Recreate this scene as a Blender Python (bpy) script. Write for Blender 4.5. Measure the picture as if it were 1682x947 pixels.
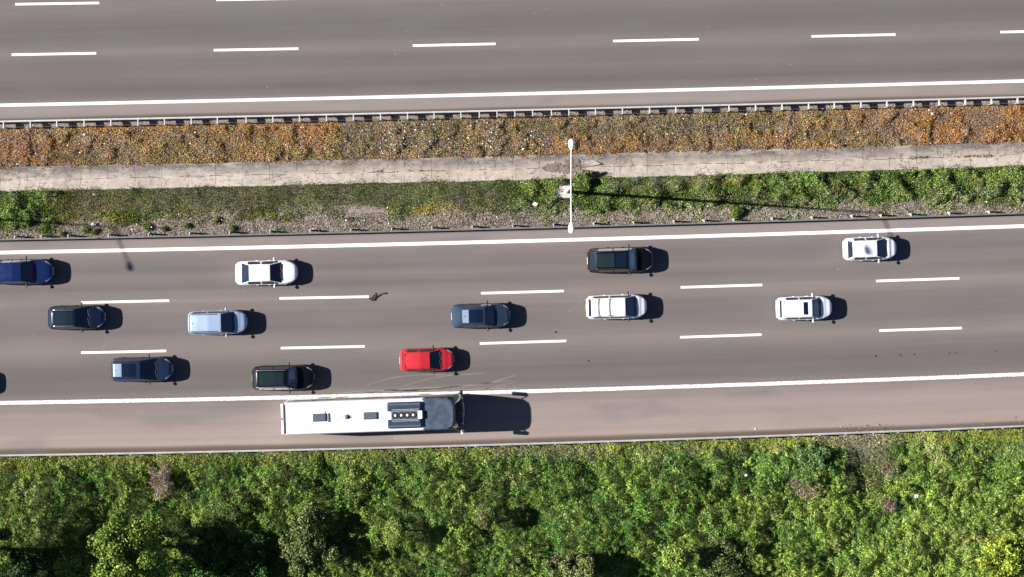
import bpy, math
import numpy as np
from mathutils import Vector

# ------------------------------------------------------------------ scene set-up
for o in list(bpy.data.objects):
    bpy.data.objects.remove(o)
SC = bpy.context.scene
COL = SC.collection
R = math.radians
S = 22.0            # photo pixels per metre on the road surface
H = 165.0           # flying height of the camera
NX, NY = 852.0, 405.0   # photo point straight below the camera (the picture is framed a little off it)
SUN_EL, SUN_AZ = 31.0, 273.9

cam = bpy.data.cameras.new("camera")
cam.sensor_width = 36.0
cam.lens = 36.0 * H / (1682 / S)
cam.clip_start = 1.0
cam.clip_end = 6000
camo = bpy.data.objects.new("camera", cam)
camo.location = ((NX - 841) / S, (473.5 - NY) / S, H)
cam.shift_x = -(NX - 841) / 1682
cam.shift_y = (NY - 473.5) / 1682
COL.objects.link(camo)
SC.camera = camo

world = bpy.data.worlds.new("World")
SC.world = world
world.use_nodes = True
wn = world.node_tree
sky = wn.nodes.new("ShaderNodeTexSky")
sky.sky_type = 'NISHITA'
sky.sun_disc = False
sky.sun_elevation = R(SUN_EL)
sky.sun_rotation = R(SUN_AZ)
sky.air_density = 0.40
sky.altitude = 1700
sky.ozone_density = 2.0
wn.links.new(sky.outputs[0], wn.nodes['Background'].inputs[0])
wn.nodes['Background'].inputs[1].default_value = 0.06

sl = bpy.data.lights.new("sun", 'SUN')
sl.energy = 4.6
sl.angle = R(0.53)
sl.color = (1.0, 0.955, 0.90)
slo = bpy.data.objects.new("sun", sl)
ce = math.cos(R(SUN_EL))
az = R(SUN_AZ)
SUND = Vector((-math.sin(az) * ce, -math.cos(az) * ce, -math.sin(R(SUN_EL))))
slo.rotation_euler = SUND.to_track_quat('-Z', 'Y').to_euler()
slo.location = (-60, 4, 60)
COL.objects.link(slo)

SC.view_settings.view_transform = 'Standard'
SC.view_settings.look = 'None'
SC.view_settings.gamma = 1.0
SC.view_settings.use_curve_mapping = False
SC.view_settings.exposure = 1.62
SC.cycles.max_bounces = 6
SC.cycles.diffuse_bounces = 2
SC.cycles.glossy_bounces = 3

rng = np.random.default_rng(7)

# ------------------------------------------------------------------ mapping
def dpx(x, v):
    t = (x - 841.0) / 841.0
    e = 21.5 + 8.5 * (v - 154.0) / 570.0
    return -t * ((18.5 + e) / 2) - t * t * ((e - 18.5) / 2)

def P(px, py, z=0.0):
    k = (H - z) / H / S
    return Vector(((px - NX) * k + (NX - 841.0) / S, (NY - py) * k + (473.5 - NY) / S, z))

def G(x, v, z=0.0):
    """ground point: x in photo columns, v = lane coordinate (row at the middle column)"""
    return Vector(((x - 841.0) / S, (473.5 - v - dpx(x, v)) / S, z))

def Garr(x, v):
    return (x - 841.0) / S, (473.5 - v - dpx(x, v)) / S

def heading(x, v):
    a, b = G(x - 40, v), G(x + 40, v)
    return math.atan2(b.y - a.y, b.x - a.x)

LAT = np.random.default_rng(3).random((256, 256))
def vnoise(x, y, s=0):
    x = np.asarray(x, float) + s * 17.31; y = np.asarray(y, float) + s * 9.77
    xi = np.floor(x).astype(int); yi = np.floor(y).astype(int)
    fx = x - xi; fy = y - yi
    fx = fx * fx * (3 - 2 * fx); fy = fy * fy * (3 - 2 * fy)
    g = lambda a, b: LAT[a & 255, b & 255]
    return (g(xi, yi) * (1 - fx) + g(xi + 1, yi) * fx) * (1 - fy) + (g(xi, yi + 1) * (1 - fx) + g(xi + 1, yi + 1) * fx) * fy

def fbm(x, y, s=0, o=3):
    r = 0; a = .5; t = 0
    x = np.asarray(x, float); y = np.asarray(y, float)
    for i in range(o):
        q = .6 + 1.1 * i; cx_, sx_ = math.cos(q) * 2 ** i, math.sin(q) * 2 ** i
        r = r + a * vnoise(x * cx_ - y * sx_, x * sx_ + y * cx_, s + 5 * i); t += a; a *= .5
    return r / t

def lin(c):
    c = np.asarray(c, float) / 255.0
    return np.where(c <= .04045, c / 12.92, ((c + .055) / 1.055) ** 2.4)

def smooth(a, b, x):
    t = np.clip((x - a) / (b - a), 0, 1)
    return t * t * (3 - 2 * t)

# ------------------------------------------------------------------ terrain height
def terrain_z(x, y):
    """height of the bare ground at world x, y"""
    x = np.asarray(x, float); y = np.asarray(y, float)
    px = x * S + 841.0
    py = 473.5 - y * S
    pc = np.clip(px, -1500, 3200)
    v = py - dpx(pc, py)
    v = py - dpx(pc, v)
    z = np.full(np.broadcast(x, y).shape, -0.06)
    # median dip
    vs = np.array([-4000, 176, 184, 254, 258, 274, 292, 296, 360, 376, 726, 738, 800, 1000, 1400, 4000.])
    zs = np.array([-.06, -.06, -.04, -.42, -.60, -.80, -.60, -.42, -.10, -.05, -.06, -.25, -.9, -3.2, -4.6, -5.0])
    return np.interp(v, vs, zs), v

# ------------------------------------------------------------------ materials
def mat(name, col=(.5, .5, .5), rough=.6, metal=0, coat=0, spec=.5, noise=0, nscale=30, emit=None):
    m = bpy.data.materials.new(name)
    m.use_nodes = True
    nt = m.node_tree
    b = nt.nodes['Principled BSDF']
    b.inputs['Base Color'].default_value = (*col, 1)
    b.inputs['Roughness'].default_value = rough
    b.inputs['Metallic'].default_value = metal
    b.inputs['Coat Weight'].default_value = coat
    b.inputs['Coat Roughness'].default_value = .04
    b.inputs['Specular IOR Level'].default_value = spec
    if noise:
        tc = nt.nodes.new('ShaderNodeTexCoord')
        n = nt.nodes.new('ShaderNodeTexNoise')
        n.inputs['Scale'].default_value = nscale
        n.inputs['Detail'].default_value = 5
        nt.links.new(tc.outputs['Object'], n.inputs['Vector'])
        mr = nt.nodes.new('ShaderNodeMapRange')
        mr.inputs[1].default_value = .3; mr.inputs[2].default_value = .7
        mr.inputs[3].default_value = 1 - noise; mr.inputs[4].default_value = 1 + noise
        nt.links.new(n.outputs[0], mr.inputs[0])
        mx = nt.nodes.new('ShaderNodeVectorMath'); mx.operation = 'SCALE'
        mx.inputs[0].default_value = col
        nt.links.new(mr.outputs[0], mx.inputs['Scale'])
        nt.links.new(mx.outputs[0], b.inputs['Base Color'])
        mr2 = nt.nodes.new('ShaderNodeMapRange')
        mr2.inputs[3].default_value = max(rough - .08, .02); mr2.inputs[4].default_value = min(rough + .12, 1)
        nt.links.new(n.outputs[0], mr2.inputs[0])
        nt.links.new(mr2.outputs[0], b.inputs['Roughness'])
    return m

def attr_mat(name, rough=.75, spec=.25, sub=0):
    m = bpy.data.materials.new(name)
    m.use_nodes = True
    nt = m.node_tree
    b = nt.nodes['Principled BSDF']
    a = nt.nodes.new('ShaderNodeAttribute'); a.attribute_name = 'Col'
    nt.links.new(a.outputs['Color'], b.inputs['Base Color'])
    b.inputs['Roughness'].default_value = rough
    b.inputs['Specular IOR Level'].default_value = spec
    return m

class NT:
    def __init__(s, m):
        s.nt = m.node_tree; s.b = s.nt.nodes['Principled BSDF']
    def n(s, t, **k):
        x = s.nt.nodes.new(t)
        for a, v in k.items():
            if a.startswith('i_'): x.inputs[int(a[2:])].default_value = v
            else: setattr(x, a, v)
        return x
    def l(s, a, b): s.nt.links.new(a, b)
    def math(s, op, a, b=None, c=None):
        x = s.n('ShaderNodeMath', operation=op)
        for i, v in enumerate((a, b, c)):
            if v is None: continue
            if isinstance(v, (int, float)): x.inputs[i].default_value = v
            else: s.l(v, x.inputs[i])
        return x.outputs[0]
    def noise(s, vec, scale, detail=3, rough=.5):
        x = s.n('ShaderNodeTexNoise'); x.inputs['Scale'].default_value = scale
        x.inputs['Detail'].default_value = detail; x.inputs['Roughness'].default_value = rough
        s.l(vec, x.inputs['Vector']); return x.outputs[0]
    def mapv(s, vec, sc):
        x = s.n('ShaderNodeMapping'); x.inputs['Scale'].default_value = sc
        s.l(vec, x.inputs['Vector']); return x.outputs[0]
    def rng(s, f, a, b, c, d):
        x = s.n('ShaderNodeMapRange'); s.l(f, x.inputs[0])
        for i, v in enumerate((a, b, c, d)): x.inputs[i + 1].default_value = v
        return x.outputs[0]
    def mix(s, f, a, b, mode='MIX'):
        x = s.n('ShaderNodeMix', data_type='RGBA', blend_type=mode)
        if isinstance(f, (int, float)): x.inputs[0].default_value = f
        else: s.l(f, x.inputs[0])
        for i, v in ((6, a), (7, b)):
            if isinstance(v, tuple): x.inputs[i].default_value = (*v, 1)
            else: s.l(v, x.inputs[i])
        return x.outputs[2]

ALB = 0.365     # sunlit picture value (linear) -> base colour, for flat ground at this exposure
def asphalt_mat(name, stops, v0, v1):
    m = mat(name, rough=.9, spec=.25)
    t = NT(m)
    uv = t.n('ShaderNodeUVMap').outputs[0]           # u = metres along, v = photo row / 22
    sep = t.n('ShaderNodeSeparateXYZ'); t.l(uv, sep.inputs[0])
    wob = t.rng(t.noise(t.mapv(uv, (.05, .3, 1)), 1, 2), 0, 1, -.2, .2)
    vv = t.math('ADD', sep.outputs[1], wob)
    f = t.rng(vv, v0 / S, v1 / S, 0, 1)
    cr = t.n('ShaderNodeValToRGB')
    t.l(f, cr.inputs[0])
    el = cr.color_ramp.elements
    while len(el) < len(stops): el.new(.5)
    for e, (v, c) in zip(el, stops):
        e.position = (v - v0) / (v1 - v0)
        e.color = (*(lin(c) * ALB * np.array([1.03, 1.0, .985])), 1)
    streak = t.rng(t.noise(t.mapv(uv, (.018, 2.2, 1)), 1, 4, .6), .3, .7, .93, 1.07)
    patch = t.rng(t.noise(t.mapv(uv, (.12, .35, 1)), 1, 3), .3, .7, .95, 1.05)
    grain = t.rng(t.noise(uv, 26, 2, .7), .2, .8, .84, 1.16)
    fine = t.rng(t.noise(uv, 6, 3, .7), .25, .75, .95, 1.05)
    k = t.math('MULTIPLY', t.math('MULTIPLY', streak, patch), t.math('MULTIPLY', grain, fine))
    sc = t.n('ShaderNodeVectorMath', operation='SCALE')
    t.l(cr.outputs[0], sc.inputs[0]); t.l(k, sc.inputs['Scale'])
    # bluish worn patches
    pb = t.rng(t.noise(t.mapv(uv, (.07, .22, 1)), 1.7, 2), .56, .66, 0, .35)
    c = t.mix(pb, sc.outputs[0], (0.086, 0.090, 0.090))
    # pale chips and dark dots
    vo = t.n('ShaderNodeTexVoronoi'); vo.inputs['Scale'].default_value = 1.15; t.l(uv, vo.inputs['Vector'])
    s2 = t.n('ShaderNodeSeparateColor'); t.l(vo.outputs['Color'], s2.inputs[0])
    rad = t.rng(s2.outputs[0], .55, 1, 0, .055)
    chip = t.math('LESS_THAN', vo.outputs['Distance'], rad)
    c = t.mix(t.math('MULTIPLY', chip, .55), c, (0.33, 0.30, 0.29))
    vo = t.n('ShaderNodeTexVoronoi'); vo.inputs['Scale'].default_value = .8
    t.l(t.mapv(uv, (1, 1.6, 1)), vo.inputs['Vector'])
    s2 = t.n('ShaderNodeSeparateColor'); t.l(vo.outputs['Color'], s2.inputs[0])
    rad = t.rng(s2.outputs[1], .6, 1, 0, .06)
    chip = t.math('LESS_THAN', vo.outputs['Distance'], rad)
    c = t.mix(t.math('MULTIPLY', chip, .45), c, (0.035, 0.03, 0.03))
    t.l(c, t.b.inputs['Base Color'])
    bp = t.n('ShaderNodeBump'); bp.inputs['Strength'].default_value = .25; bp.inputs['Distance'].default_value = .01
    t.l(t.noise(uv, 40, 2), bp.inputs['Height']); t.l(bp.outputs[0], t.b.inputs['Normal'])
    return m

def paint_mat(name, wear):
    m = mat(name, rough=.6)
    t = NT(m)
    uv = t.n('ShaderNodeUVMap').outputs[0]
    a = t.noise(t.mapv(uv, (1.6, 5, 1)), 2.6, 6, .8)
    f = t.rng(a, .50, .57, 0, .85) if wear > .3 else t.rng(a, .60, .70, 0, .35)
    c = t.mix(f, (.60, .575, .555), (.19, .175, .17))
    t.l(c, t.b.inputs['Base Color'])
    return m

M = {}
M['asph_top'] = asphalt_mat('asphalt upper carriageway', [
    (-180, (160, 150, 147)), (-88, (150, 141, 139)), (-50, (140, 132, 131)), (-8, (148, 141, 140)), (30, (129, 126, 125)),
    (50, (131, 128, 127)), (72, (150, 144, 142)), (92, (136, 129, 128)), (110, (143, 135, 134)), (132, (126, 119, 118)),
    (146, (143, 137, 136)), (156, (172, 162, 160)), (166, (180, 170, 166)), (174, (172, 162, 158)), (177, (125, 114, 106)), (182, (120, 110, 100))], -180, 182)
M['asph_low'] = asphalt_mat('asphalt lower carriageway', [
    (376, (128, 120, 114)), (381, (170, 160, 156)), (394, (174, 163, 160)), (404, (154, 145, 143)), (426, (139, 132, 131)), (442, (150, 142, 140)),
    (459, (139, 132, 130)), (480, (161, 152, 147)), (500, (146, 138, 136)), (530, (139, 133, 132)), (562, (160, 151, 147)),
    (586, (139, 133, 132)), (604, (129, 125, 124)), (626, (135, 130, 129)), (648, (162, 151, 148)), (668, (181, 168, 163)),
    (700, (189, 174, 168)), (718, (192, 177, 168)), (721, (150, 136, 126)), (724, (126, 112, 102)), (728, (120, 106, 92))], 376, 728)
M['paint'] = paint_mat('road paint', .1)
M['paint_worn'] = paint_mat('worn road paint', .62)

def concrete_mat():
    m = mat('weathered concrete', rough=.9)
    t = NT(m)
    uv = t.n('ShaderNodeUVMap').outputs[0]
    sep = t.n('ShaderNodeSeparateXYZ'); t.l(uv, sep.inputs[0])
    base = t.mix(t.rng(t.noise(uv, 1.1, 6, .75), .38, .62, 0, 1), tuple(lin((246, 232, 218)) * ALB * 1.12), tuple(lin((220, 205, 190)) * ALB * 1.05))
    # dirt band along the upper half
    band = t.math('MULTIPLY', t.rng(sep.outputs[1], 262 / S, 276 / S, 1, 0), t.rng(t.noise(t.mapv(uv, (.35, 1, 1)), 1, 5, .75), .40, .54, .22, 1))
    c = t.mix(band, base, tuple(lin((146, 137, 131)) * ALB))
    blot = t.rng(t.noise(t.mapv(uv, (1, 1.6, 1)), 2.2, 6, .8), .54, .62, 0, .7)
    c = t.mix(blot, c, tuple(lin((120, 108, 98)) * ALB))
    white = t.rng(t.noise(t.mapv(uv, (1.3, 2, 1)), 3.0, 6, .8), .56, .62, 0, .8)
    c = t.mix(white, c, tuple(lin((240, 228, 218)) * ALB))
    # slabs differ a little in tone, and have fine irregular cracks
    wn_ = t.n('ShaderNodeTexWhiteNoise', noise_dimensions='2D')
    fl = t.n('ShaderNodeVectorMath', operation='FLOOR'); t.l(t.mapv(uv, (1 / 2.02, .0, 1)), fl.inputs[0]); t.l(fl.outputs[0], wn_.inputs['Vector'])
    c = t.mix(t.rng(wn_.outputs['Value'], 0, 1, 0, .32), c, tuple(lin((168, 156, 146)) * ALB))
    vc = t.n('ShaderNodeTexVoronoi', feature='DISTANCE_TO_EDGE'); vc.inputs['Scale'].default_value = .9
    wv = t.n('ShaderNodeVectorMath', operation='ADD'); t.l(uv, wv.inputs[0])
    nn_ = t.n('ShaderNodeTexNoise'); nn_.inputs['Scale'].default_value = 3; nn_.inputs['Detail'].default_value = 4; t.l(uv, nn_.inputs['Vector'])
    sc_ = t.n('ShaderNodeVectorMath', operation='SCALE'); t.l(nn_.outputs['Color'], sc_.inputs[0]); sc_.inputs['Scale'].default_value = .5
    t.l(sc_.outputs[0], wv.inputs[1]); t.l(wv.outputs[0], vc.inputs['Vector'])
    ck = t.math('MULTIPLY', t.math('LESS_THAN', vc.outputs['Distance'], .022), t.rng(t.noise(uv, .8, 2), .47, .55, 0, .65))
    c = t.mix(ck, c, (.07, .058, .048))
    # joints every 2 m and the seam between the two rows of slabs
    fu = t.math('FRACT', t.math('DIVIDE', sep.outputs[0], 2.02))
    j = t.math('LESS_THAN', fu, .018)
    sv = t.math('ADD', sep.outputs[1], t.rng(t.noise(t.mapv(uv, (.6, 0, 1)), 1, 4), .2, .8, -.12, .12))
    j2 = t.math('LESS_THAN', t.math('ABSOLUTE', t.math('SUBTRACT', sv, 276.5 / S)), .028)
    brk = t.rng(t.noise(t.mapv(uv, (1, 1, 1)), 1.3, 4), .44, .54, .1, .95)
    c = t.mix(t.math('MULTIPLY', t.math('MAXIMUM', j, j2), brk), c, (.05, .042, .036))
    t.l(c, t.b.inputs['Base Color'])
    return m
M['concrete'] = concrete_mat()

def ground_mat():
    m = mat('soil and turf', rough=.95, spec=.1)
    t = NT(m)
    tc = t.n('ShaderNodeTexCoord').outputs['Object']
    sep = t.n('ShaderNodeSeparateXYZ'); t.l(tc, sep.inputs[0])
    n1 = t.noise(tc, .9, 6, .7); n2 = t.noise(tc, 7, 5, .8)
    brown = t.mix(t.rng(n2, .35, .65, 0, 1), (.10, .080, .064), (.24, .205, .18))
    green = t.mix(t.rng(n2, .35, .65, 0, 1), (.03, .04, .014), (.08, .10, .03))
    f = t.rng(sep.outputs[1], -13.5, -11.2, 1, 0)
    f2 = t.rng(sep.outputs[1], 40, 44, 0, 1)
    c = t.mix(t.math('MAXIMUM', f, f2), brown, green)
    t.l(c, t.b.inputs['Base Color'])
    return m
M['ground'] = ground_mat()
M['leaf'] = attr_mat('leaves', .8, .12)
M['dry'] = attr_mat('dry stems', .85, .1)
M['stone'] = attr_mat('stone chips', .85, .2)
M['bark'] = mat('bark', (.09, .065, .045), .9, noise=.3, nscale=20)
M['galv'] = mat('galvanised steel', (.50, .49, .475), .5, .35, noise=.12, nscale=4)
M['galv_low'] = mat('greyed steel', (.33, .32, .305), .6, .2, noise=.2, nscale=2)
M['galv_dull'] = mat('weathered steel', (.13, .13, .125), .6, .3, noise=.2, nscale=3)
M['galv_post'] = mat('steel posts', (.36, .345, .33), .6, .2, noise=.15, nscale=9)
M['glass'] = mat('car glass', (.004, .009, .020), .05, 0, .3, .7)
M['glass_grey'] = mat('tinted roof glass', (.010, .018, .020), .1, 0, .3, .7)
M['rubber'] = mat('rubber', (.012, .012, .012), .85, noise=.2)
M['rim'] = mat('alloy rim', (.42, .42, .43), .3, .8)
M['chrome'] = mat('bright trim', (.70, .70, .72), .22, .85)
M['black_trim'] = mat('black trim plastic', (.012, .012, .013), .55)
M['lamp_glass'] = mat('clear lamp glass', (.50, .54, .57), .1, .2, 1)
M['tail'] = mat('red lamp glass', (.42, .012, .012), .15, 0, 1)
M['plate'] = mat('number plate white', (.72, .72, .70), .5)
M['white_enamel'] = mat('white enamel', (.78, .78, .77), .35, 0, .4)
M['pole'] = mat('pale pole steel', (.62, .61, .60), .4, .3, noise=.06, nscale=5)
M['footing'] = mat('footing concrete', (.36, .335, .315), .9, noise=.18, nscale=9)
M['under'] = mat('underbody', (.01, .01, .01), .9)
M['paper'] = mat('white litter', (.55, .55, .53), .7, noise=.08, nscale=20)

# ------------------------------------------------------------------ mesh helpers
def link_mesh(name, verts, faces, m=None, parent=None, smooth_=False, uv=None):
    me = bpy.data.meshes.new(name)
    me.from_pydata([tuple(v) for v in verts], [], faces)
    if m: me.materials.append(m)
    if smooth_: me.polygons.foreach_set('use_smooth', [True] * len(me.polygons))
    if uv is not None:
        l = me.uv_layers.new(name='UVMap')
        idx = np.empty(len(me.loops), int); me.loops.foreach_get('vertex_index', idx)
        l.data.foreach_set('uv', np.asarray(uv, float)[idx].ravel())
    me.update()
    o = bpy.data.objects.new(name, me)
    COL.objects.link(o)
    if parent: o.parent = parent
    return o

def empty(name, loc=(0, 0, 0), rz=0):
    o = bpy.data.objects.new(name, None)
    o.location = loc; o.rotation_euler = (0, 0, rz)
    o.empty_display_size = .3
    COL.objects.link(o)
    return o

def tag(o, label=None, cat=None, group=None, kind=None):
    if label: o['label'] = label
    if cat: o['category'] = cat
    if group: o['group'] = group
    if kind: o['kind'] = kind
    return o

class MB:
    def __init__(s): s.v = []; s.f = []
    def add(s, v, f):
        n = len(s.v); s.v += [tuple(p) for p in v]; s.f += [tuple(i + n for i in q) for q in f]; return s
    def box(s, x0, x1, y0, y1, z0, z1, bev=0):
        b = min(bev, (x1 - x0) / 2.01, (y1 - y0) / 2.01, (z1 - z0) / 2.01)
        if b <= 0:
            v = [(x, y, z) for z in (z0, z1) for y in (y0, y1) for x in (x0, x1)]
            return s.add(v, [(0, 2, 3, 1), (4, 5, 7, 6), (0, 1, 5, 4), (2, 6, 7, 3), (0, 4, 6, 2), (1, 3, 7, 5)])
        rings = []
        for z, i in ((z0, b), (z0 + b, 0), (z1 - b, 0), (z1, b)):
            c = b
            X0, X1, Y0, Y1 = x0 + i, x1 - i, y0 + i, y1 - i
            c = b * (.6 if i else 1)
            rings.append([(X0 + c, Y0, z), (X1 - c, Y0, z), (X1, Y0 + c, z), (X1, Y1 - c, z), (X1 - c, Y1, z), (X0 + c, Y1, z), (X0, Y1 - c, z), (X0, Y0 + c, z)])
        v = [p for r in rings for p in r]
        f = [tuple(range(7, -1, -1)), tuple(range(24, 32))]
        for k in range(3):
            for j in range(8):
                a = k * 8 + j; b2 = k * 8 + (j + 1) % 8
                f.append((a, b2, b2 + 8, a + 8))
        return s.add(v, f)
    def tube(s, pts, r, n=8, cap=True):
        pts = [Vector(p) for p in pts]
        rs = r if isinstance(r, (list, tuple)) else [r] * len(pts)
        v = []; 
        for i, p in enumerate(pts):
            d = (pts[min(i + 1, len(pts) - 1)] - pts[max(i - 1, 0)]).normalized()
            up = Vector((0, 0, 1)) if abs(d.z) < .9 else Vector((1, 0, 0))
            a = d.cross(up).normalized(); b = a.cross(d)
            for k in range(n):
                t = 2 * math.pi * k / n
                v.append(p + (a * math.cos(t) + b * math.sin(t)) * rs[i])
        f = [(i * n + k, i * n + (k + 1) % n, (i + 1) * n + (k + 1) % n, (i + 1) * n + k) for i in range(len(pts) - 1) for k in range(n)]
        if cap: f += [tuple(range(n - 1, -1, -1)), tuple(range((len(pts) - 1) * n, len(pts) * n))]
        return s.add(v, f)
    def lathe(s, prof, n=16, axis='z', c=(0, 0, 0)):
        v = []
        for r, h in prof:
            for k in range(n):
                t = 2 * math.pi * k / n
                a, b = r * math.cos(t), r * math.sin(t)
                v.append((c[0] + a, c[1] + b, c[2] + h) if axis == 'z' else (c[0] + a, c[1] + h, c[2] + b))
        m = len(prof)
        f = [(i * n + k, i * n + (k + 1) % n, (i + 1) * n + (k + 1) % n, (i + 1) * n + k) for i in range(m - 1) for k in range(n)]
        f += [tuple(range(n - 1, -1, -1)), tuple(range((m - 1) * n, m * n))]
        return s.add(v, f)
    def ell(s, c, r, n=10, m=6):
        v = []; f = []
        for i in range(1, m):
            t = math.pi * i / m
            for k in range(n):
                a = 2 * math.pi * k / n
                v.append((c[0] + r[0] * math.sin(t) * math.cos(a), c[1] + r[1] * math.sin(t) * math.sin(a), c[2] + r[2] * math.cos(t)))
        for i in range(m - 2):
            for k in range(n):
                f.append((i * n + k, (i + 1) * n + k, (i + 1) * n + (k + 1) % n, i * n + (k + 1) % n))
        v += [(c[0], c[1], c[2] + r[2]), (c[0], c[1], c[2] - r[2])]
        T = len(v) - 2
        for k in range(n):
            f.append((k, (k + 1) % n, T)); f.append(((m - 2) * n + (k + 1) % n, (m - 2) * n + k, T + 1))
        return s.add(v, f)
    def build(s, name, m, parent=None, smooth_=False):
        return link_mesh(name, s.v, s.f, m, parent, smooth_)

def leaf_mesh(name, pos, nrm, axis, ln, wd, col, m, parent=None, fold=.25, slot=None):
    """many small diamond leaves as one mesh: pos (N,3), nrm, axis unit (N,3), ln, wd (N,)"""
    N = len(pos)
    side = np.cross(nrm, axis)
    side /= np.linalg.norm(side, axis=1)[:, None] + 1e-9
    V = np.empty((N, 4, 3), np.float32)
    V[:, 0] = pos - axis * (ln / 2)[:, None]
    V[:, 1] = pos + side * (wd / 2)[:, None] + nrm * (wd * fold)[:, None]
    V[:, 2] = pos + axis * (ln / 2)[:, None]
    V[:, 3] = pos - side * (wd / 2)[:, None] + nrm * (wd * fold)[:, None]
    me = bpy.data.meshes.new(name)
    me.vertices.add(N * 4); me.loops.add(N * 4); me.polygons.add(N)
    me.vertices.foreach_set('co', V.ravel())
    me.loops.foreach_set('vertex_index', np.arange(N * 4, dtype=np.int32))
    me.polygons.foreach_set('loop_start', np.arange(0, N * 4, 4, dtype=np.int32))
    me.polygons.foreach_set('loop_total', np.full(N, 4, np.int32))
    ca = me.color_attributes.new('Col', 'FLOAT_COLOR', 'POINT')
    c4 = np.ones((N, 4, 4), np.float32)
    c4[:, :, :3] = np.clip(col, 0.003, 1)[:, None, :]
    ca.data.foreach_set('color', c4.ravel())
    me.materials.append(m)
    me.update(); me.validate()
    o = bpy.data.objects.new(name, me)
    COL.objects.link(o)
    if parent: o.parent = parent
    return o

def unit(a): return a / (np.linalg.norm(a, axis=1)[:, None] + 1e-9)
def rnd_dirs(n, upbias):
    d = rng.normal(size=(n, 3)); d = unit(d); d[:, 2] = np.abs(d[:, 2]) + upbias
    return unit(d)

# ------------------------------------------------------------------ terrain sheet
xs = np.unique(np.concatenate([np.linspace(-2500, -120, 14), np.arange(-120, 120.1, 1.5), np.linspace(120, 2500, 14)]))
vr = np.concatenate([[-60000, -20000, -6000, -2000, -900], np.arange(-400, 160, 40), np.array([176, 184, 200, 220, 240, 250, 254, 258, 266, 274, 283, 292, 296, 305, 320, 340, 360, 376]),
                     np.arange(400, 720, 40), np.array([726, 738, 750, 770, 800, 830, 860, 900, 950, 1000, 1050, 1100, 1200, 1300, 1400, 2000, 6000, 20000, 60000])])
VX, VV = np.meshgrid(xs, vr)
pxg = VX * S + 841
pc = np.clip(pxg, -1500, 3200)
dd = np.array([dpx(a, np.clip(b, -400, 1400)) for a, b in zip(pc.ravel(), VV.ravel())]).reshape(pc.shape)
YY = (473.5 - VV - dd) / S
ZZ = np.interp(VV, [-4000, 176, 184, 254, 258, 274, 292, 296, 360, 376, 726, 738, 800, 1000, 1400, 4000.],
               [-.06, -.06, -.04, -.42, -.60, -.80, -.60, -.42, -.10, -.05, -.06, -.25, -.9, -3.2, -4.6, -5.0])
nr, nc = VX.shape
vv = np.stack([VX, YY, ZZ], -1).reshape(-1, 3)
ff = [(i * nc + j + nc, i * nc + j + nc + 1, i * nc + j + 1, i * nc + j) for i in range(nr - 1) for j in range(nc - 1)]
tag(link_mesh('ground', vv, ff, M['ground'], smooth_=True), kind='structure')

def strip(name, va, vb, x0, x1, z, m, step=33, za=None, zb=None, nv=1, kind='structure'):
    n = max(2, int(abs(x1 - x0) / step) + 1)
    X = np.linspace(x0, x1, n)
    V = []; U = []
    for k in range(nv + 1):
        v = va + (vb - va) * k / nv
        zz = z if za is None else za + (zb - za) * k / nv
        for x in X:
            p = G(float(x), v, zz); V.append(p); U.append((p.x, v / S))
    F = [(k * n + i, (k + 1) * n + i, (k + 1) * n + i + 1, k * n + i + 1) for k in range(nv) for i in range(n - 1)]
    o = link_mesh(name, V, F, m, uv=U)
    if kind: tag(o, kind=kind)
    return o

XA, XB = -1500, 3200
strip('road', -180, 182, XA, XB, 0.0, M['asph_top'], nv=8)
strip('road', 376, 728, XA, XB, 0.0, M['asph_low'], nv=8)
def line(v, x0, x1, w, m, name='lane_marking'):
    return strip(name, v - w / 2, v + w / 2, x0, x1, .004, m)
line(154, XA, XB, 5.2, M['paint'])
line(-90, XA, XB, 5.6, M['paint'])
line(396, XA, XB, 5.8, M['paint'])
line(643, XA, XB, 6.2, M['paint_worn'])
def dashes(v, starts, w=5.2, ln=139):
    for a in starts: line(v, a, a + ln, w, M['paint'])
def px_line(xa, ya, xb, yb, w, m):
    a, b = P(xa, ya, .004), P(xb, yb, .004)
    d = (b - a).normalized(); n = Vector((-d.y, d.x, 0)) * w / S / 2
    V = [a - n, b - n, b + n, a + n]
    tag(link_mesh('lane_marking', V, [(0, 1, 2, 3)], m, uv=[(p.x, p.y) for p in V]), kind='structure')
for q in [(19, 89.5, 158, 87), (351, 82, 490, 79.6), (678, 74.5, 814, 71.6), (1007, 67, 1148, 64), (1333, 59.3, 1471, 56.3), (1643, 52.3, 1782, 49.3),
          (-309, 96, -170, 93.4), (1970, 42, 2109, 38),
          (25, 6.5, 163, 4.4), (355, -.6, 494, -3), (683, -9, 821, -12), (-303, 13, -164, 10.5),
          (133, 496.6, 278, 493.4), (459, 489.7, 606, 486.9), (790, 481.3, 926, 477.6), (1118, 471.6, 1252, 467.6), (1439, 461.2, 1576, 456.8),
          (-195, 503, -56, 500.5), (1765, 450, 1904, 445),
          (133, 579, 273, 576), (461, 571.4, 599, 568.6), (788, 563.8, 930, 559.6), (1117, 553.6, 1251, 549.2), (1444, 542.6, 1580, 538.4),
          (-195, 586, -57, 583), (1770, 530, 1909, 525)]:
    px_line(*q, 4.0, M['paint'])
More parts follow.
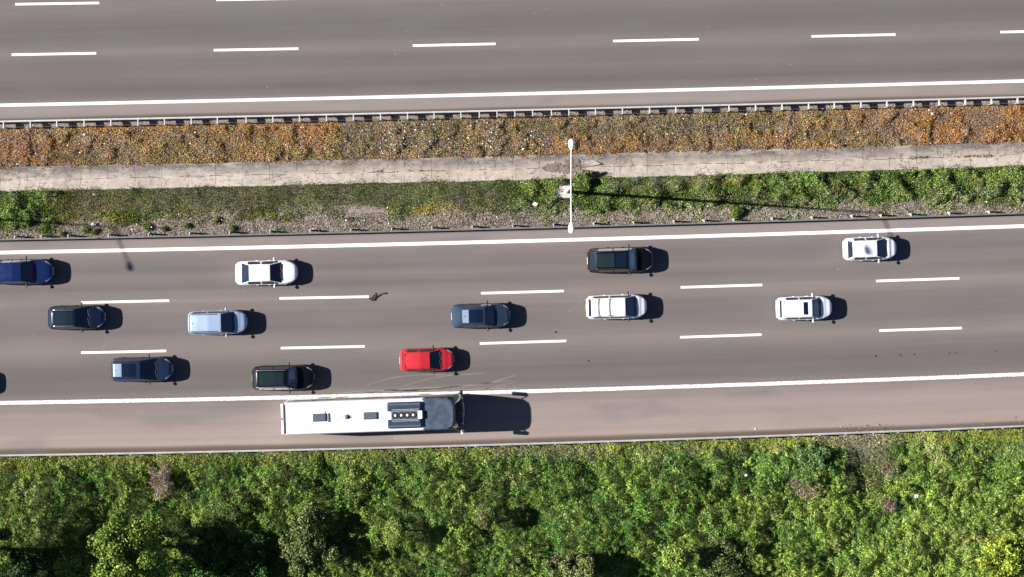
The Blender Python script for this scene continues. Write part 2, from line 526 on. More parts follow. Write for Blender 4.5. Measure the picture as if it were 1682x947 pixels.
# concrete drain: two rows of slabs forming a shallow channel
def drain(x0, x1, name='drainage_channel'):
    n = max(2, int((x1 - x0) / 22)); X = np.linspace(x0, x1, n + 1)
    prof = [(254.5, -.36), (257, -.36), (274.5, -.70), (277, -.70), (291.5, -.47), (295.5, -.40)]
    V = []; U = []
    for i, (v, z) in enumerate(prof):
        for x in X:
            vj = v
            if i == 0: vj += .9 * math.sin(x * .021) + 1.2 * (vnoise(x / 14., 3.) - .5)
            p = G(float(x), vj, z); V.append(p); U.append((p.x, v / S))
    n1 = n + 1
    F = [(k * n1 + i, (k + 1) * n1 + i, (k + 1) * n1 + i + 1, k * n1 + i + 1) for k in range(len(prof) - 1) for i in range(n)]
    return tag(link_mesh(name, V, F, M['concrete'], uv=U), 'weathered pale concrete drainage channel running along the middle of the planted median', 'drainage channel')
XD0, XD1 = -1500, 3200
dr = drain(XD0, XD1)

# broken spot in the channel: brown silt and rubble slab
def blob(name, pts, z, m, kind='structure', zf=None):
    V = [P(a, b, z) for a, b in pts]
    return tag(link_mesh(name, V, [tuple(range(len(V) - 1, -1, -1))], m), kind=kind)
M['silt'] = mat('brown silt', (.125, .098, .082), .95, noise=.35, nscale=5)
M['spill'] = mat('old oil stain', (.03, .028, .028), .8, noise=.3, nscale=12)
def chan_z(v): return np.interp(v, [254.5, 257, 274.5, 277, 291.5, 295.5], [-.36, -.36, -.70, -.70, -.47, -.40])
def inside_poly(x, y, pts):
    c = False; n = len(pts)
    for i in range(n):
        (x1, y1), (x2, y2) = pts[i], pts[(i + 1) % n]
        if (y1 > y) != (y2 > y) and x < (x2 - x1) * (y - y1) / (y2 - y1) + x1: c = not c
    return c
def silt(pts):
    V = []; F = []
    for a in np.arange(885, 1010, 1.3):
        for b in np.arange(255, 310, 1.3):
            ja, jb = a + 5 * (vnoise(a / 4, b / 4, 3) - .5), b + 5 * (vnoise(a / 4, b / 4, 8) - .5)
            if not inside_poly(ja, jb, pts): continue
            k = len(V)
            for da, db in ((0, 1.3), (1.3, 1.3), (1.3, 0), (0, 0)):
                x_, y_ = a + da, b + db
                v_ = y_ - dpx(x_, y_); v_ = y_ - dpx(x_, v_)
                zz_ = float(chan_z(v_)) + .012 + .05 * float(vnoise(x_ / 3, y_ / 3, 5))
                V.append(Vector(((x_ - 841) / S, (473.5 - y_) / S, zz_)))
            F.append((k, k + 1, k + 2, k + 3))
    return tag(link_mesh('silt_patch', V, F, M['silt']), kind='structure')
silt([(889, 272), (905, 267), (925, 268), (936, 258), (950, 260), (956, 276), (990, 284), (1003, 292), (985, 302), (962, 306), (945, 300), (934, 284), (912, 280), (893, 280)])

M['slab'] = mat('broken slab concrete', (.22, .20, .18), .9, noise=.3, nscale=6)
for pts, lab, tz in [([(963, 300), (1003, 296), (1012, 303), (990, 309), (966, 307)], 'cracked flat slab fragment below the bush in the broken channel', .05),
                     ([(950, 262), (975, 259), (992, 270), (968, 274)], 'pale slab fragment above the bush in the broken channel', .04),
                     ([(890, 264), (916, 262), (912, 268), (893, 270)], 'thin slab fragment left of the lamp arm', .03)]:
    c0 = P(*np.mean(pts, 0), -.42); V = [P(a, b, -.42) - c0 for a, b in pts]; m_ = len(V)
    if V[0].cross(V[1]).z < 0: V = V[::-1]
    V = [(v_.x * .8, v_.y * .8, .0) for v_ in V] + [(v_.x * .78, v_.y * .78, .06) for v_ in V]
    o = link_mesh('slab_fragment', V, [tuple(range(m_ - 1, -1, -1)), tuple(range(m_, 2 * m_))] + [(i, (i + 1) % m_, m_ + (i + 1) % m_, m_ + i) for i in range(m_)], M['slab'])
    o.location = (c0.x, c0.y, -.64 + tz); o.rotation_euler = (tz * 1.5, -tz * 2, 0)
    tag(o, lab, 'concrete slab')

# ------------------------------------------------------------------ guard rails
def sweep(prof, x0, x1, v, step=44):
    """profile points (offset px towards +v, z) swept along the road at lane coordinate v"""
    n = max(2, int((x1 - x0) / step)); X = np.linspace(x0, x1, n + 1); k = len(prof)
    V = [G(float(x), v + o, z) for x in X for o, z in prof]
    F = [(i * k + j, i * k + (j + 1) % k, (i + 1) * k + (j + 1) % k, (i + 1) * k + j) for i in range(n) for j in range(k)]
    F += [tuple(range(k - 1, -1, -1)), tuple(range(n * k, n * k + k))]
    return V, F

def beam_prof(sgn, t=.9):
    # W-beam, crest towards traffic (sgn -1 = up the picture)
    z = [.44, .48, .54, .58, .62, .66, .72, .76]
    o = [0, -1.6, -1.6, -.3, -.3, -1.6, -1.6, 0]
    front = [(sgn * -a, b) for a, b in zip(o, z)]
    back = [(sgn * -a - sgn * t * -1, b) for a, b in zip(o[::-1], z[::-1])]
    return front + [(a, b) for a, b in back]

def fill_posts(known, a, b, sp):
    k = list(known)
    x = k[0] - sp
    while x > a: k.insert(0, x); x -= sp
    x = k[-1] + sp
    while x < b: k.append(x); x += sp
    return k

def guard_rail(v, posts, side, label, mbeam, mpost, block_len, block_w=.07, blk_z=(.40, .745), rear=False, z0=0):
    """side +1: posts below the beam in the picture"""
    root = empty('guard_rail', G(841, v))
    tag(root, label, 'guard rail')
    inv = -root.location
    V, F = sweep([(a * 1.0, b) for a, b in beam_prof(side)], posts[0] - 30, posts[-1] + 30, v)
    link_mesh('beam', [p + inv for p in V], F, mbeam, root)
    if rear:
        V, F = sweep([(block_len * S * side + .1, .52), (block_len * S * side + .7, .52), (block_len * S * side + .7, .58), (block_len * S * side + .1, .58)], posts[0] - 30, posts[-1] + 30, v)
        link_mesh('rear_strap', [p + inv for p in V], F, M['rust'], root)
    b0 = .04 * side; b1 = block_len * side
    lo, hi = min(b0, b1), max(b0, b1)
    bm = MB().box(-block_w / 2, block_w / 2, -hi, -lo, *blk_z)
    pm = MB().box(-.05, .05, -(b1 + .06), -(b1 - .0) if side > 0 else -(b1 + .06) + .12, -.15, .72)
    first = None
    for x in posts:
        p = G(x, v) + inv; rz = heading(x, v)
        if first is None:
            pp = MB(); pp.add(bm.v, bm.f); pp.add(pm.v, pm.f)
            first = o = pp.build('post', mpost, root)
        else:
            o = first.copy(); COL.objects.link(o); o.parent = root
        o.location = p; o.rotation_euler = (0, 0, rz)
    return root
M['rust'] = mat('rusty strap', (.07, .05, .035), .8, .1, noise=.3, nscale=6)

top_posts = [9.2, 53, 96.4, 141, 184.8, 229, 272.4, 316.3, 359, 406, 449.8, 493.4, 537.4, 581.5, 625.8, 670, 713.4, 757.2, 787.3, 816.3, 845.4, 874.5, 905.4, 933.9,
             977.5, 1021.6, 1066, 1109, 1153, 1196, 1239.6, 1282.8, 1326.4, 1368.4, 1412, 1454.5, 1498, 1540, 1582.8, 1625.6, 1668.3]
guard_rail(180.5, fill_posts(top_posts, -420, 2100, 43.8), 1, 'galvanised guard rail with square spacer brackets between the upper road and the rusty brown verge', M['galv'], M['galv'], .47, rear=True)
mid_posts = [27.7, 71, 115, 181, 246.6, 313.6, 379, 445, 511, 577.6, 644, 710, 776, 842, 909, 975, 1040, 1106, 1155.7, 1204, 1267, 1332, 1397.5, 1445, 1494, 1557, 1622, 1686]
guard_rail(376, fill_posts(mid_posts, -380, 2060, 66), -1, 'dull grey guard rail along the lower edge of the median beside the fast lane', M['galv_dull'], M['galv_post'], .27, block_w=.05)
low_posts = [1171.8, 1214, 1258.7, 1302, 1344.5, 1387, 1432, 1472.5, 1514, 1557, 1600, 1644]
guard_rail(727, fill_posts(low_posts, -380, 2060, 43.4), 1, 'pale guard rail between the hard shoulder and the green embankment', M['galv_low'], M['galv_low'], .13)

# ------------------------------------------------------------------ vegetation colour and height fields
def pal(w, cols):
    """weights (N,k) -> blended random pick per leaf"""
    w = np.clip(w, 1e-4, None); w = w / w.sum(1)[:, None]
    c = np.cumsum(w, 1); r = rng.random(len(w))[:, None]
    idx = (r > c).sum(1).clip(0, len(cols) - 1)
    return lin(np.array(cols))[idx]

def box_(x, v, x0, x1, v0, v1, s=10):
    return smooth(x0 - s, x0 + s, x) * (1 - smooth(x1 - s, x1 + s, x)) * smooth(v0 - s / 3, v0 + s / 3, v) * (1 - smooth(v1 - s / 3, v1 + s / 3, v))
def ell_(x, v, cx, cy, rx, ry):
    return np.clip(1.6 - 1.6 * (((x - cx) / rx) ** 2 + ((v - cy) / ry) ** 2), 0, 1)

def scatter(x0, x1, v0, v1, n):
    return rng.uniform(x0, x1, n), rng.uniform(v0, v1, n)

VEG = 0.80   # picture value -> leaf albedo
# --- A: rusty dry strip
N = 350000
x, v = scatter(-380, 2060, 184, 258, N)
edge = 3.0 * fbm(x / 30, v * 0, 4)
keep = (v > 190.5 + 2.5 * vnoise(x / 9, v * 0, 3)) & (v < 253.5 + edge)
X, Y = Garr(x, v)
n1 = fbm(X * .22, Y * .55, 1); n2 = fbm(X * 1.1, Y * 1.1, 2); n3 = fbm(X * .6, Y * .8, 9)
keep &= ~((v < 194) & (rng.random(N) < .45)) & ~((n2 < .36) & (rng.random(N) < .5))
x, v, X, Y, n1, n2, n3 = [a[keep] for a in (x, v, X, Y, n1, n2, n3)]
grn = .9 * ell_(x, v, 655, 212, 110, 40) + .9 * ell_(x, v, 1130, 205, 190, 26) + .6 * ell_(x, v, 1020, 222, 60, 18) + .5 * ell_(x, v, 320, 230, 80, 30) + .35 * (n1 > .55) + .35 * ell_(x, v, 820, 215, 200, 40)
olv = smooth(.50, .60, fbm(X * .3, Y * .5, 71)); grn = grn + .8 * olv
gryp = smooth(.54, .62, fbm(X * .5, Y * .7, 72))
rust = .8 * (1 - smooth(196, 204, v)) * ((x < 560) | (x > 1370)) + .9 * ell_(x, v, 470, 200, 90, 22) + .8 * ell_(x, v, 1090, 240, 230, 20) + .8 * ell_(x, v, 60, 225, 90, 40) + .9 * ell_(x, v, 1580, 225, 220, 40) + .45 * ell_(x, v, 900, 235, 110, 26)
topband = (1 - smooth(196, 204, v)) * np.clip((1 - smooth(540, 580, x)) + .9 * smooth(1330, 1400, x), 0, 1)
yel = 1.6 * topband + smooth(.5, .7, n3) + .5 * ell_(x, v, 300, 235, 150, 20) + .8 * ell_(x, v, 1500, 215, 60, 14)
w = np.stack([.5 + rust, .35 + .6 * yel, .25 + .5 * grn, .05 + .75 * grn, .35 + .5 * grn + 1.5 * gryp, .12 + 0 * x, .42 + 0 * x, .6 * rust + .1], 1)
colA = pal(w, [(176, 120, 72), (178, 146, 74), (112, 112, 60), (84, 100, 60), (140, 126, 114), (196, 174, 150), (76, 58, 46), (172, 98, 58)]) * (.60 + .9 * n2)[:, None] * (.78 + .5 * fbm(X * .4, Y * .8, 64))[:, None] * rng.uniform(.75, 1.2, (len(x), 1))
zt, _ = terrain_z(X, Y)
hA = (.08 + .26 * smooth(.35, .7, n2)) * np.clip((v - 188) / 14, .35, 1)
z = zt + rng.random(len(x)) ** .7 * hA
nm = rnd_dirs(len(x), .75); ax = rnd_dirs(len(x), .1); ax = unit(ax - nm * (ax * nm).sum(1)[:, None])
tag(leaf_mesh('dry_weeds', np.stack([X, Y, z], 1), nm, ax, rng.uniform(.06, .15, len(x)), rng.uniform(.025, .06, len(x)), colA * VEG * 1.0, M['dry']),
    'rust brown and ochre dry weeds covering the upper half of the median', 'weeds', kind='stuff')

# --- B: green strip below the channel, and thin growth over gravel
N = 400000
x, v = scatter(-380, 2060, 292, 374, N)
X, Y = Garr(x, v)
n1 = fbm(X * .3, Y * .6, 21); n2 = fbm(X * 1.3, Y * 1.3, 22); n3 = fbm(X * .12, Y * .4, 23)
low = 352 + 16 * (fbm(X * .45, Y * 0 + 5, 24) - .5) + 22 * (fbm(X * 1.4, Y * 1.4, 25) - .5) + 8 * ((x < 90)) + 4 * (x > 1240)
up = 297.0 - 3.5 * fbm(x / 26, v * 0, 6) + 2 * (rng.random(N) - .5)
inside = (v > up) & (v < low) & ((np.abs(x - 928) > 12) | (np.abs(v + dpx(x, v) - 313) > 13))
n7 = fbm(X * .5, Y * .7, 27)
gap = smooth(.50, .62, n7) * smooth(322, 344, v) * .6 * (1 - .6 * smooth(840, 900, x)) + ell_(x, v, 720, 352, 60, 14) * .3 + ell_(x, v, 540, 340, 110, 14) * .6 + ell_(x, v, 330, 345, 60, 10) * .3
keep = (inside & (rng.random(N) > gap)) | ((v >= low) & (rng.random(N) < .06 + .3 * (fbm(X * 1.6, Y * 1.6, 28) > .62)))
x, v, X, Y, n1, n2, n3, low = [a[keep] for a in (x, v, X, Y, n1, n2, n3, low)]
bush = smooth(820, 900, x) * .8 + (1 - smooth(60, 110, x)) + .3 * n1
mow = (1 - smooth(326, 340, v)) * smooth(80, 140, x) * (1 - smooth(800, 860, x)) + .9 * ell_(x, v, 1080, 306, 110, 16)
yl = ell_(x, v, 722, 344, 48, 18) * 2.2 + ell_(x, v, 440, 348, 55, 10) + .5 * ell_(x, v, 140, 345, 90, 14)
rd = .8 * ell_(x, v, 1190, 306, 70, 14) + .3 * (n3 > .55) + .8 * ell_(x, v, 150, 320, 80, 16) + .5 * ell_(x, v, 300, 330, 60, 16)
gy = smooth(-14, 4, v - low) * 1.6 + .5 * ell_(x, v, 560, 338, 120, 16) + .35 * ell_(x, v, 330, 338, 90, 18) + .6 * smooth(.5, .62, fbm(X * .35, Y * .6, 29)) * smooth(318, 335, v)
w = np.stack([.35 + 1.1 * mow, .35 + .4 * mow, .9 * bush + .1, .45 * bush + .05, .05 + 1.2 * yl, .03 + .7 * rd, .05 + gy, .22 + .35 * bush], 1)
colB = pal(w, [(60, 80, 12), (82, 90, 14), (84, 118, 50), (134, 160, 86), (158, 142, 44), (142, 104, 56), (150, 138, 120), (38, 62, 18)]) * (.30 + 1.15 * n2)[:, None] * (.62 + .7 * fbm(X * .45, Y * .7, 65))[:, None] * rng.uniform(.7, 1.3, (len(x), 1)) * (1 + .25 * bush)[:, None]
zt, _ = terrain_z(X, Y)
hB = (.08 + .12 * n1 + bush * (.10 + .55 * smooth(.38, .68, n2))) * np.clip((low - v) / 14, .18, 1)
z = zt + hB * (1 - .55 * rng.random(len(x)) ** 1.5)
ax = rnd_dirs(len(x), .1 + .2); nm = rnd_dirs(len(x), .55)
ax = unit(ax - nm * (ax * nm).sum(1)[:, None])
sz = rng.uniform(.06, .13, len(x)) * (1 - .3 * np.clip(mow, 0, 1))
tag(leaf_mesh('green_weeds', np.stack([X, Y, z], 1), nm, ax, sz, sz * rng.uniform(.3, .7, len(x)), colB * VEG, M['leaf']),
    'low olive and green weeds covering the lower half of the median', 'weeds', kind='stuff')

# --- weeds creeping over the channel edges and out of its seam
N = 16000
x = rng.uniform(-170, 1850, N); side_ = rng.integers(0, 3, N)
v = np.where(side_ == 0, 254 + rng.exponential(1.8, N), np.where(side_ == 1, 296 - rng.exponential(2.2, N), 276 + rng.normal(size=N) * 1.6))
f_ = fbm(x / 30, v * 0 + side_ * 9., 81)
spot = (side_ == 2) & (np.abs(x - 1512) < 16) | (side_ == 2) & (np.abs(x - 1612) < 26)
keep = ((f_ > .50) & (side_ < 2)) | ((side_ == 2) & (f_ > .66) & (rng.random(N) < .35)) | spot
x, v, side_ = x[keep], v[keep], side_[keep]
X, Y = Garr(x, v)
zc = np.interp(v, [250, 257, 274.5, 277, 291.5, 297], [-.36, -.36, -.70, -.70, -.47, -.38])
nm = rnd_dirs(len(x), .7); ax = rng.normal(size=(len(x), 3)); ax = unit(ax - nm * (ax * nm).sum(1)[:, None])
cc = lin(np.array([(96, 84, 62), (120, 110, 70), (78, 88, 40), (70, 56, 46)]))[rng.integers(0, 4, len(x))]
cc[side_ == 0] = lin(np.array([(150, 108, 72), (110, 84, 60)]))[rng.integers(0, 2, (side_ == 0).sum())]
sz = rng.uniform(.06, .14, len(x))
tag(leaf_mesh('creeping_weeds', np.stack([X, Y, zc + rng.uniform(.02, .10, len(x))], 1), nm, ax, sz, sz * .45, cc * VEG, M['leaf']),
    'sparse weeds creeping over the edges and seams of the concrete channel', 'weeds', kind='stuff')

# --- C: embankment
def emb_h(X, Y, v):
    a = fbm(X * .42, Y * .42, 41); b = fbm(X * 1.15, Y * 1.15, 42); c = fbm(X * 2.9, Y * 2.9, 43, 4)
    lo = np.clip((v - 730) / 45, .10, 1)
    return (.55 * smooth(.3, .75, a) + .72 * smooth(.34, .66, b) + .30 * smooth(.3, .75, c)) * (1 - .35 * smooth(1250 / S - 38, 1500 / S - 38, X)) * lo
N = 740000
x, v = scatter(-380, 2060, 729, 1090, N)
sel = (v < 985) | (rng.random(N) < .5)
x, v = x[sel], v[sel]; N = len(x)
X, Y = Garr(x, v)
n1 = fbm(X * .20, Y * .30, 31); n2 = fbm(X * .8, Y * .9, 32); n3 = fbm(X * 2.2, Y * 2.2, 33); n4 = fbm(X * .35, Y * .35, 34)
py = v + dpx(x, v)
bare = ell_(x, py, 1425, 765, 42, 62) * 1.0 + .75 * ell_(x, py, 1400, 722, 90, 16) + .6 * ell_(x, py, 900, 742, 120, 11) + .6 * ell_(x, py, 440, 738, 30, 10)
strip_edge = 1 - smooth(744, 758, v)
keep = rng.random(N) > np.clip(bare, 0, .9) * .75
x, v, X, Y, n1, n2, n3, n4, bare, py, strip_edge = [a[keep] for a in (x, v, X, Y, n1, n2, n3, n4, bare, py, strip_edge)]
yel = (.8 + .6 * smooth(700, 1400, x)) * smooth(.46, .60, n2) + .9 * smooth(1050, 1400, x) * smooth(800, 860, v)
dk = 1.8 * smooth(.5, .60, n4) * (1 - .7 * smooth(1450, 1600, x))
dead = .05 + 1.1 * smooth(.60, .68, n1 * .5 + n2 * .5) + 1.6 * bare + .55 * strip_edge * smooth(.45, .6, n2)
w = np.stack([.9 + 0 * x, .20 + .9 * yel, .50 + .9 * dk, .10 + .45 * yel, dead + .03, .6 * strip_edge * 2 + .05, .9 * bare], 1)
colC = pal(w, [(92, 122, 42), (124, 148, 56), (60, 102, 46), (166, 182, 96), (150, 136, 106), (140, 134, 46), (66, 46, 40)]) * (.55 + .9 * n3)[:, None] * (.72 + .56 * fbm(X * .5, Y * .5, 61))[:, None] * rng.uniform(.7, 1.3, (len(x), 1))
zt, _ = terrain_z(X, Y)
hh = emb_h(X, Y, v) * (1 - .75 * np.clip(bare, 0, 1))
e = .09
hx = (emb_h(X + e, Y, v) - emb_h(X - e, Y, v)) / (2 * e); hy = (emb_h(X, Y + e, v) - emb_h(X, Y - e, v)) / (2 * e)
z = zt + hh - rng.random(len(x)) ** 1.6 * .20 * np.clip(hh + .2, 0, 1) + .03
base = unit(np.stack([-hx * .9, -hy * .9, np.ones(len(x))], 1))
nm = unit(base + .62 * rng.normal(size=(len(x), 3))); nm[nm[:, 2] < 0] *= -1
th = 9 * fbm(X * .35, Y * .35, 62) + rng.normal(size=len(x)) * .55
gr = (rng.random(len(x)) < .45 + .6 * smooth(.45, .6, fbm(X * .25, Y * .3, 63)) + .3 * smooth(1350, 1500, x))
ax = np.where(gr[:, None], np.stack([np.cos(th), np.sin(th), .35 + 0 * th], 1), rng.normal(size=(len(x), 3))); ax = unit(ax - nm * (ax * nm).sum(1)[:, None])
sz = np.where(gr, rng.uniform(.12, .26, len(x)), rng.uniform(.06, .14, len(x)))
tag(leaf_mesh('undergrowth', np.stack([X, Y, z], 1), nm, ax, sz, np.where(gr, rng.uniform(.03, .055, len(x)), sz * rng.uniform(.3, .65, len(x))), colC * VEG * (1.02 + .22 * smooth(600, 1500, x))[:, None], M['leaf']),
    'dense fresh green undergrowth covering the embankment below the hard shoulder', 'undergrowth', kind='stuff')

# --- stone chips and fine litter
def chips(name, x, v, zoff, size, col, label, cat):
    X, Y = Garr(x, v); zt, _ = terrain_z(X, Y); n = len(x)
    # little pyramids: use leaf quads lying flat, two crossed, folded down
    pos = np.stack([X, Y, zt + zoff], 1)
    nm = rnd_dirs(n, 1.2); ax = rng.normal(size=(n, 3)); ax = unit(ax - nm * (ax * nm).sum(1)[:, None])
    o = leaf_mesh(name, pos, nm, ax, size, size * rng.uniform(.5, .95, n), col, M['stone'], fold=-.3)
    return tag(o, label, cat, kind='stuff')
x1, v1 = scatter(-380, 2060, 350, 374.5, 43000)
x2, v2 = scatter(-380, 2060, 184, 254, 4000)
x3, v3 = scatter(560, 860, 196, 252, 700)
x4, v4 = scatter(1380, 1480, 715, 770, 300)
x5, v5 = scatter(-380, 2060, 177.5, 187, 9000)
x6, v6 = scatter(-380, 2060, 722, 731, 6000)
xx = np.concatenate([x1, x2, x3, x4, x5, x6]); vv_ = np.concatenate([v1, v2, v3, v4, v5, v6])
x7, v7 = scatter(-380, 2060, 343, 354, 9000)
xx = np.concatenate([xx, x7]); vv_ = np.concatenate([vv_, v7])
cc = lin(np.array([(150, 136, 130), (168, 152, 144), (118, 104, 98), (190, 178, 168), (96, 80, 72)]))[rng.integers(0, 5, len(xx))] * .60
zo = np.concatenate([np.full(len(x1), .03), np.full(len(x2), .1), np.full(len(x3), .3), np.full(len(x4), .1), np.full(len(x5), .02), np.full(len(x6), .05), np.full(len(x7), .03)])
chips('gravel', xx, vv_, zo, rng.uniform(.04, .13, len(xx)), cc, 'grey brown gravel and stones along the edges of the verges', 'gravel')
n = 200
x1, v1 = scatter(-150, 1830, 190, 252, n)
x3, v3 = scatter(600, 900, 200, 250, 70)
x4, v4 = scatter(-150, 1830, 330, 372, 60)
xx = np.concatenate([x1, x3, x4]); vv_ = np.concatenate([v1, v3, v4])
chips('litter_scraps', xx, vv_, .36, rng.uniform(.05, .14, len(xx)), np.tile(np.array([[.75, .73, .70]]), (len(xx), 1)) * rng.uniform(.6, 1, (len(xx), 1)),
      'tiny pale scraps of litter scattered over the median verges', 'litter')

# ------------------------------------------------------------------ trees and bushes
TREES = {}
def crown_leaves(cx, cy, cz, rx, ry, rz, n, cols, wts, blobs, size, parent, jit=.5, name='crown', low=-.35, compact=False):
    ncol = lin(np.array(cols))
    # lumps over an ellipsoid
    b = rng.normal(size=(blobs, 3)); b = unit(b); b[:, 2] = np.where(b[:, 2] < low, -b[:, 2], b[:, 2])
    rr = rng.uniform(.25, 1.02, blobs)
    br = rng.uniform(.16, .44, blobs) * min(rx, ry) * (1.15 - .45 * rr)
    if compact:
        rr = rng.uniform(.45, .66, blobs); br = rng.uniform(.34, .44, blobs) * min(rx, ry)
    C = b * rr[:, None] * np.array([rx, ry, rz])
    k = rng.integers(0, blobs, n)
    d = unit(rng.normal(size=(n, 3))); rad = rng.random(n) ** .35
    nz = fbm(d[:, 0] * 2.2 + k * 3.1, d[:, 1] * 2.2 + d[:, 2] * 2, 50)
    pos = C[k] + d * (br[k] * rad * (.75 + jit * nz))[:, None] * np.array([1, 1, .8])
    pos += rng.normal(size=(n, 3)) * .04
    nm = unit(d + .7 * rng.normal(size=(n, 3)))
    ax = rng.normal(size=(n, 3)); ax = unit(ax - nm * (ax * nm).sum(1)[:, None])
    ci = rng.choice(len(cols), n, p=np.array(wts) / sum(wts))
    tone = rng.uniform(.62, 1.15, blobs)[k] * rng.uniform(.7, 1.3, n)
    col = ncol[ci] * tone[:, None] * VEG
    sz = rng.uniform(size * .6, size * 1.3, n)
    pos += np.array([cx, cy, cz])
    return leaf_mesh(name, pos, nm, ax, sz, sz * rng.uniform(.4, .7, n), col, M['leaf'], parent), C + np.array([cx, cy, cz]), br

def tree(px, py, r, h, cols, wts, label, cat='tree', group=None, n=9000, blobs=26, size=.16, name='tree', ry=None, squash=.36, compact=False):
    ry = ry or r
    g = P(px, py)
    zt, _ = terrain_z(g.x, g.y); zt = float(zt)
    top = zt + h
    g = P(px, py, zt + h * .7)          # crown centre seen at this place
    root = empty(name, (g.x, g.y, zt))
    tag(root, label, cat, group)
    ch = h * squash * 1.25
    cz = h - ch * .85
    cr, C, br = crown_leaves(0, 0, cz, r / S, ry / S, ch, n, cols, wts, blobs, size, root, compact=compact)
    tb = MB()
    tr = max(.035, r / S * .05)
    tb.tube([(0, 0, -.2), (.03, .02, h * .2), (-.02, .03, h * .45), (.02, 0, cz)], [tr * 1.3, tr, tr * .85, tr * .5], 8)
    for c in C[:min(10, len(C))]:
        c = Vector(c); s = Vector((0, 0, max(.05, min(cz * .55, c.z * .6))))
        tb.tube([s, s.lerp(c, .5) + Vector((0, 0, .06)), c], [tr * .5, tr * .32, tr * .12], 5)
    tb.build('trunk', M['bark'], root, True)
    return root

YG = [(132, 156, 62), (104, 136, 48), (166, 184, 96), (70, 100, 36)]
GG = [(98, 118, 62), (128, 140, 84), (72, 92, 48), (150, 156, 104)]
GR = [(122, 132, 76), (92, 112, 54), (154, 156, 108), (66, 84, 40)]
tree(218, 908, 68, 7.4, YG, [3, 3, 2, 2], 'tall yellow green tree at the lower left casting a long shadow', n=26000, blobs=46, size=.2)
tree(335, 925, 50, 1.5, [(70, 108, 48), (98, 132, 58), (52, 84, 40), (124, 150, 80)], [3, 2, 3, 1], 'low tree with leaves coloured dark as shade right of the tall yellow green tree', n=13000, blobs=30)  # leaf colours darkened to widen the shaded area beside the tall tree
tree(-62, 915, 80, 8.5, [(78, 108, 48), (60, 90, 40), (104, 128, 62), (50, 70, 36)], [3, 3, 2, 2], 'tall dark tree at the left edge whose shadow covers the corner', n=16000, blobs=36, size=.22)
tree(42, 938, 40, 2.0, [(56, 84, 42), (44, 70, 36), (80, 108, 56), (40, 58, 32)], [3, 3, 2, 2], 'low tree with shade painted into its leaves in the lower left corner', n=9000, blobs=22)  # dark palette paints the corner's shade into the leaves
tree(505, 893, 52, 3.0, GR, [3, 3, 2, 2], 'grey green bushy tree with open crown below the rear of the bus', n=13000, blobs=34, ry=62)
tree(418, 925, 44, 2.4, [(58, 92, 44), (80, 112, 52), (48, 74, 38), (104, 130, 70)], [3, 2, 3, 1], 'bushy tree with leaf colours darkened as shade between the tall yellow green one and the grey green one', n=9000, blobs=24)  # shade put into the leaf colours, enlarging the dark area here
tree(942, 932, 50, 2.8, GR, [3, 2, 3, 1], 'pale grey green tree at the lower edge left of the round yellow one', n=12000, blobs=30, ry=32)
tree(1112, 912, 28, 3.8, YG, [3, 2, 3, 1], 'small round yellow green tree at the lower edge', n=8000, blobs=20, ry=27, compact=True)
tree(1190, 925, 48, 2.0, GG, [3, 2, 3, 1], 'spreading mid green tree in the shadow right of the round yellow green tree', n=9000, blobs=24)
tree(1655, 925, 48, 3.2, [(168, 182, 66), (138, 160, 52), (190, 200, 92), (88, 112, 40)], [3, 3, 2, 2], 'bright yellow tree in the lower right corner', n=16000, blobs=34, size=.18)
tree(120, 938, 34, 2.6, YG, [3, 2, 2, 2], 'dome shaped light green bush left of the tall yellow green tree', 'bush', n=9000, blobs=22, name='bush', compact=True)
tree(648, 875, 27, 3.0, [(146, 160, 76), (124, 142, 64), (164, 176, 96), (96, 114, 50)], [3, 3, 2, 2], 'neat round olive bush with a black shadow on the open slope', 'bush', n=7500, blobs=22, size=.11, name='bush', squash=.36, compact=True)
tree(796, 847, 21, 2.5, GR, [3, 3, 2, 1], 'upright oval bush with brown tips right of the round olive bush', 'bush', n=5200, blobs=16, size=.11, name='bush', ry=27, squash=.38, compact=True)
tree(1330, 752, 36, 1.1, [(120, 150, 88), (96, 134, 72), (146, 170, 112), (78, 108, 60)], [3, 3, 2, 2], 'leafy pale green bush beside the bare dark gully', 'bush', n=7000, blobs=22, size=.13, name='bush', ry=30)
tree(1492, 800, 12, .9, YG, [3, 2, 2, 2], 'tiny light green bush above the scrap of white paper', 'bush', n=1500, blobs=8, size=.1, name='bush')
tree(961, 288, 16, 1.0, [(110, 130, 66), (84, 108, 50), (140, 150, 92), (62, 84, 40)], [3, 3, 2, 2], 'green bush growing out of the broken channel beside the lamp', 'bush', n=3600, blobs=14, size=.1, name='bush', ry=22)
tree(1210, 349, 14, .45, [(96, 122, 40), (120, 142, 52), (70, 96, 34), (140, 154, 72)], [3, 3, 2, 1], 'round bright green cushion bush beside the lamp shadow', 'bush', n=2600, blobs=12, size=.08, name='bush', ry=11, compact=True)
for a in [(560, 905, 26, 1.4, 'low mixed green bush right of the grey green tree'), (372, 826, 30, 1.2, 'straggly green bush under the hard shoulder left of the bus'),
          (845, 925, 18, 1.3, 'small dark green bush at the lower edge left of the pale grey green tree')]:
    tree(*a[:4], GG, [3, 2, 3, 1], a[4], 'bush', n=3800, blobs=16, size=.13, name='bush')

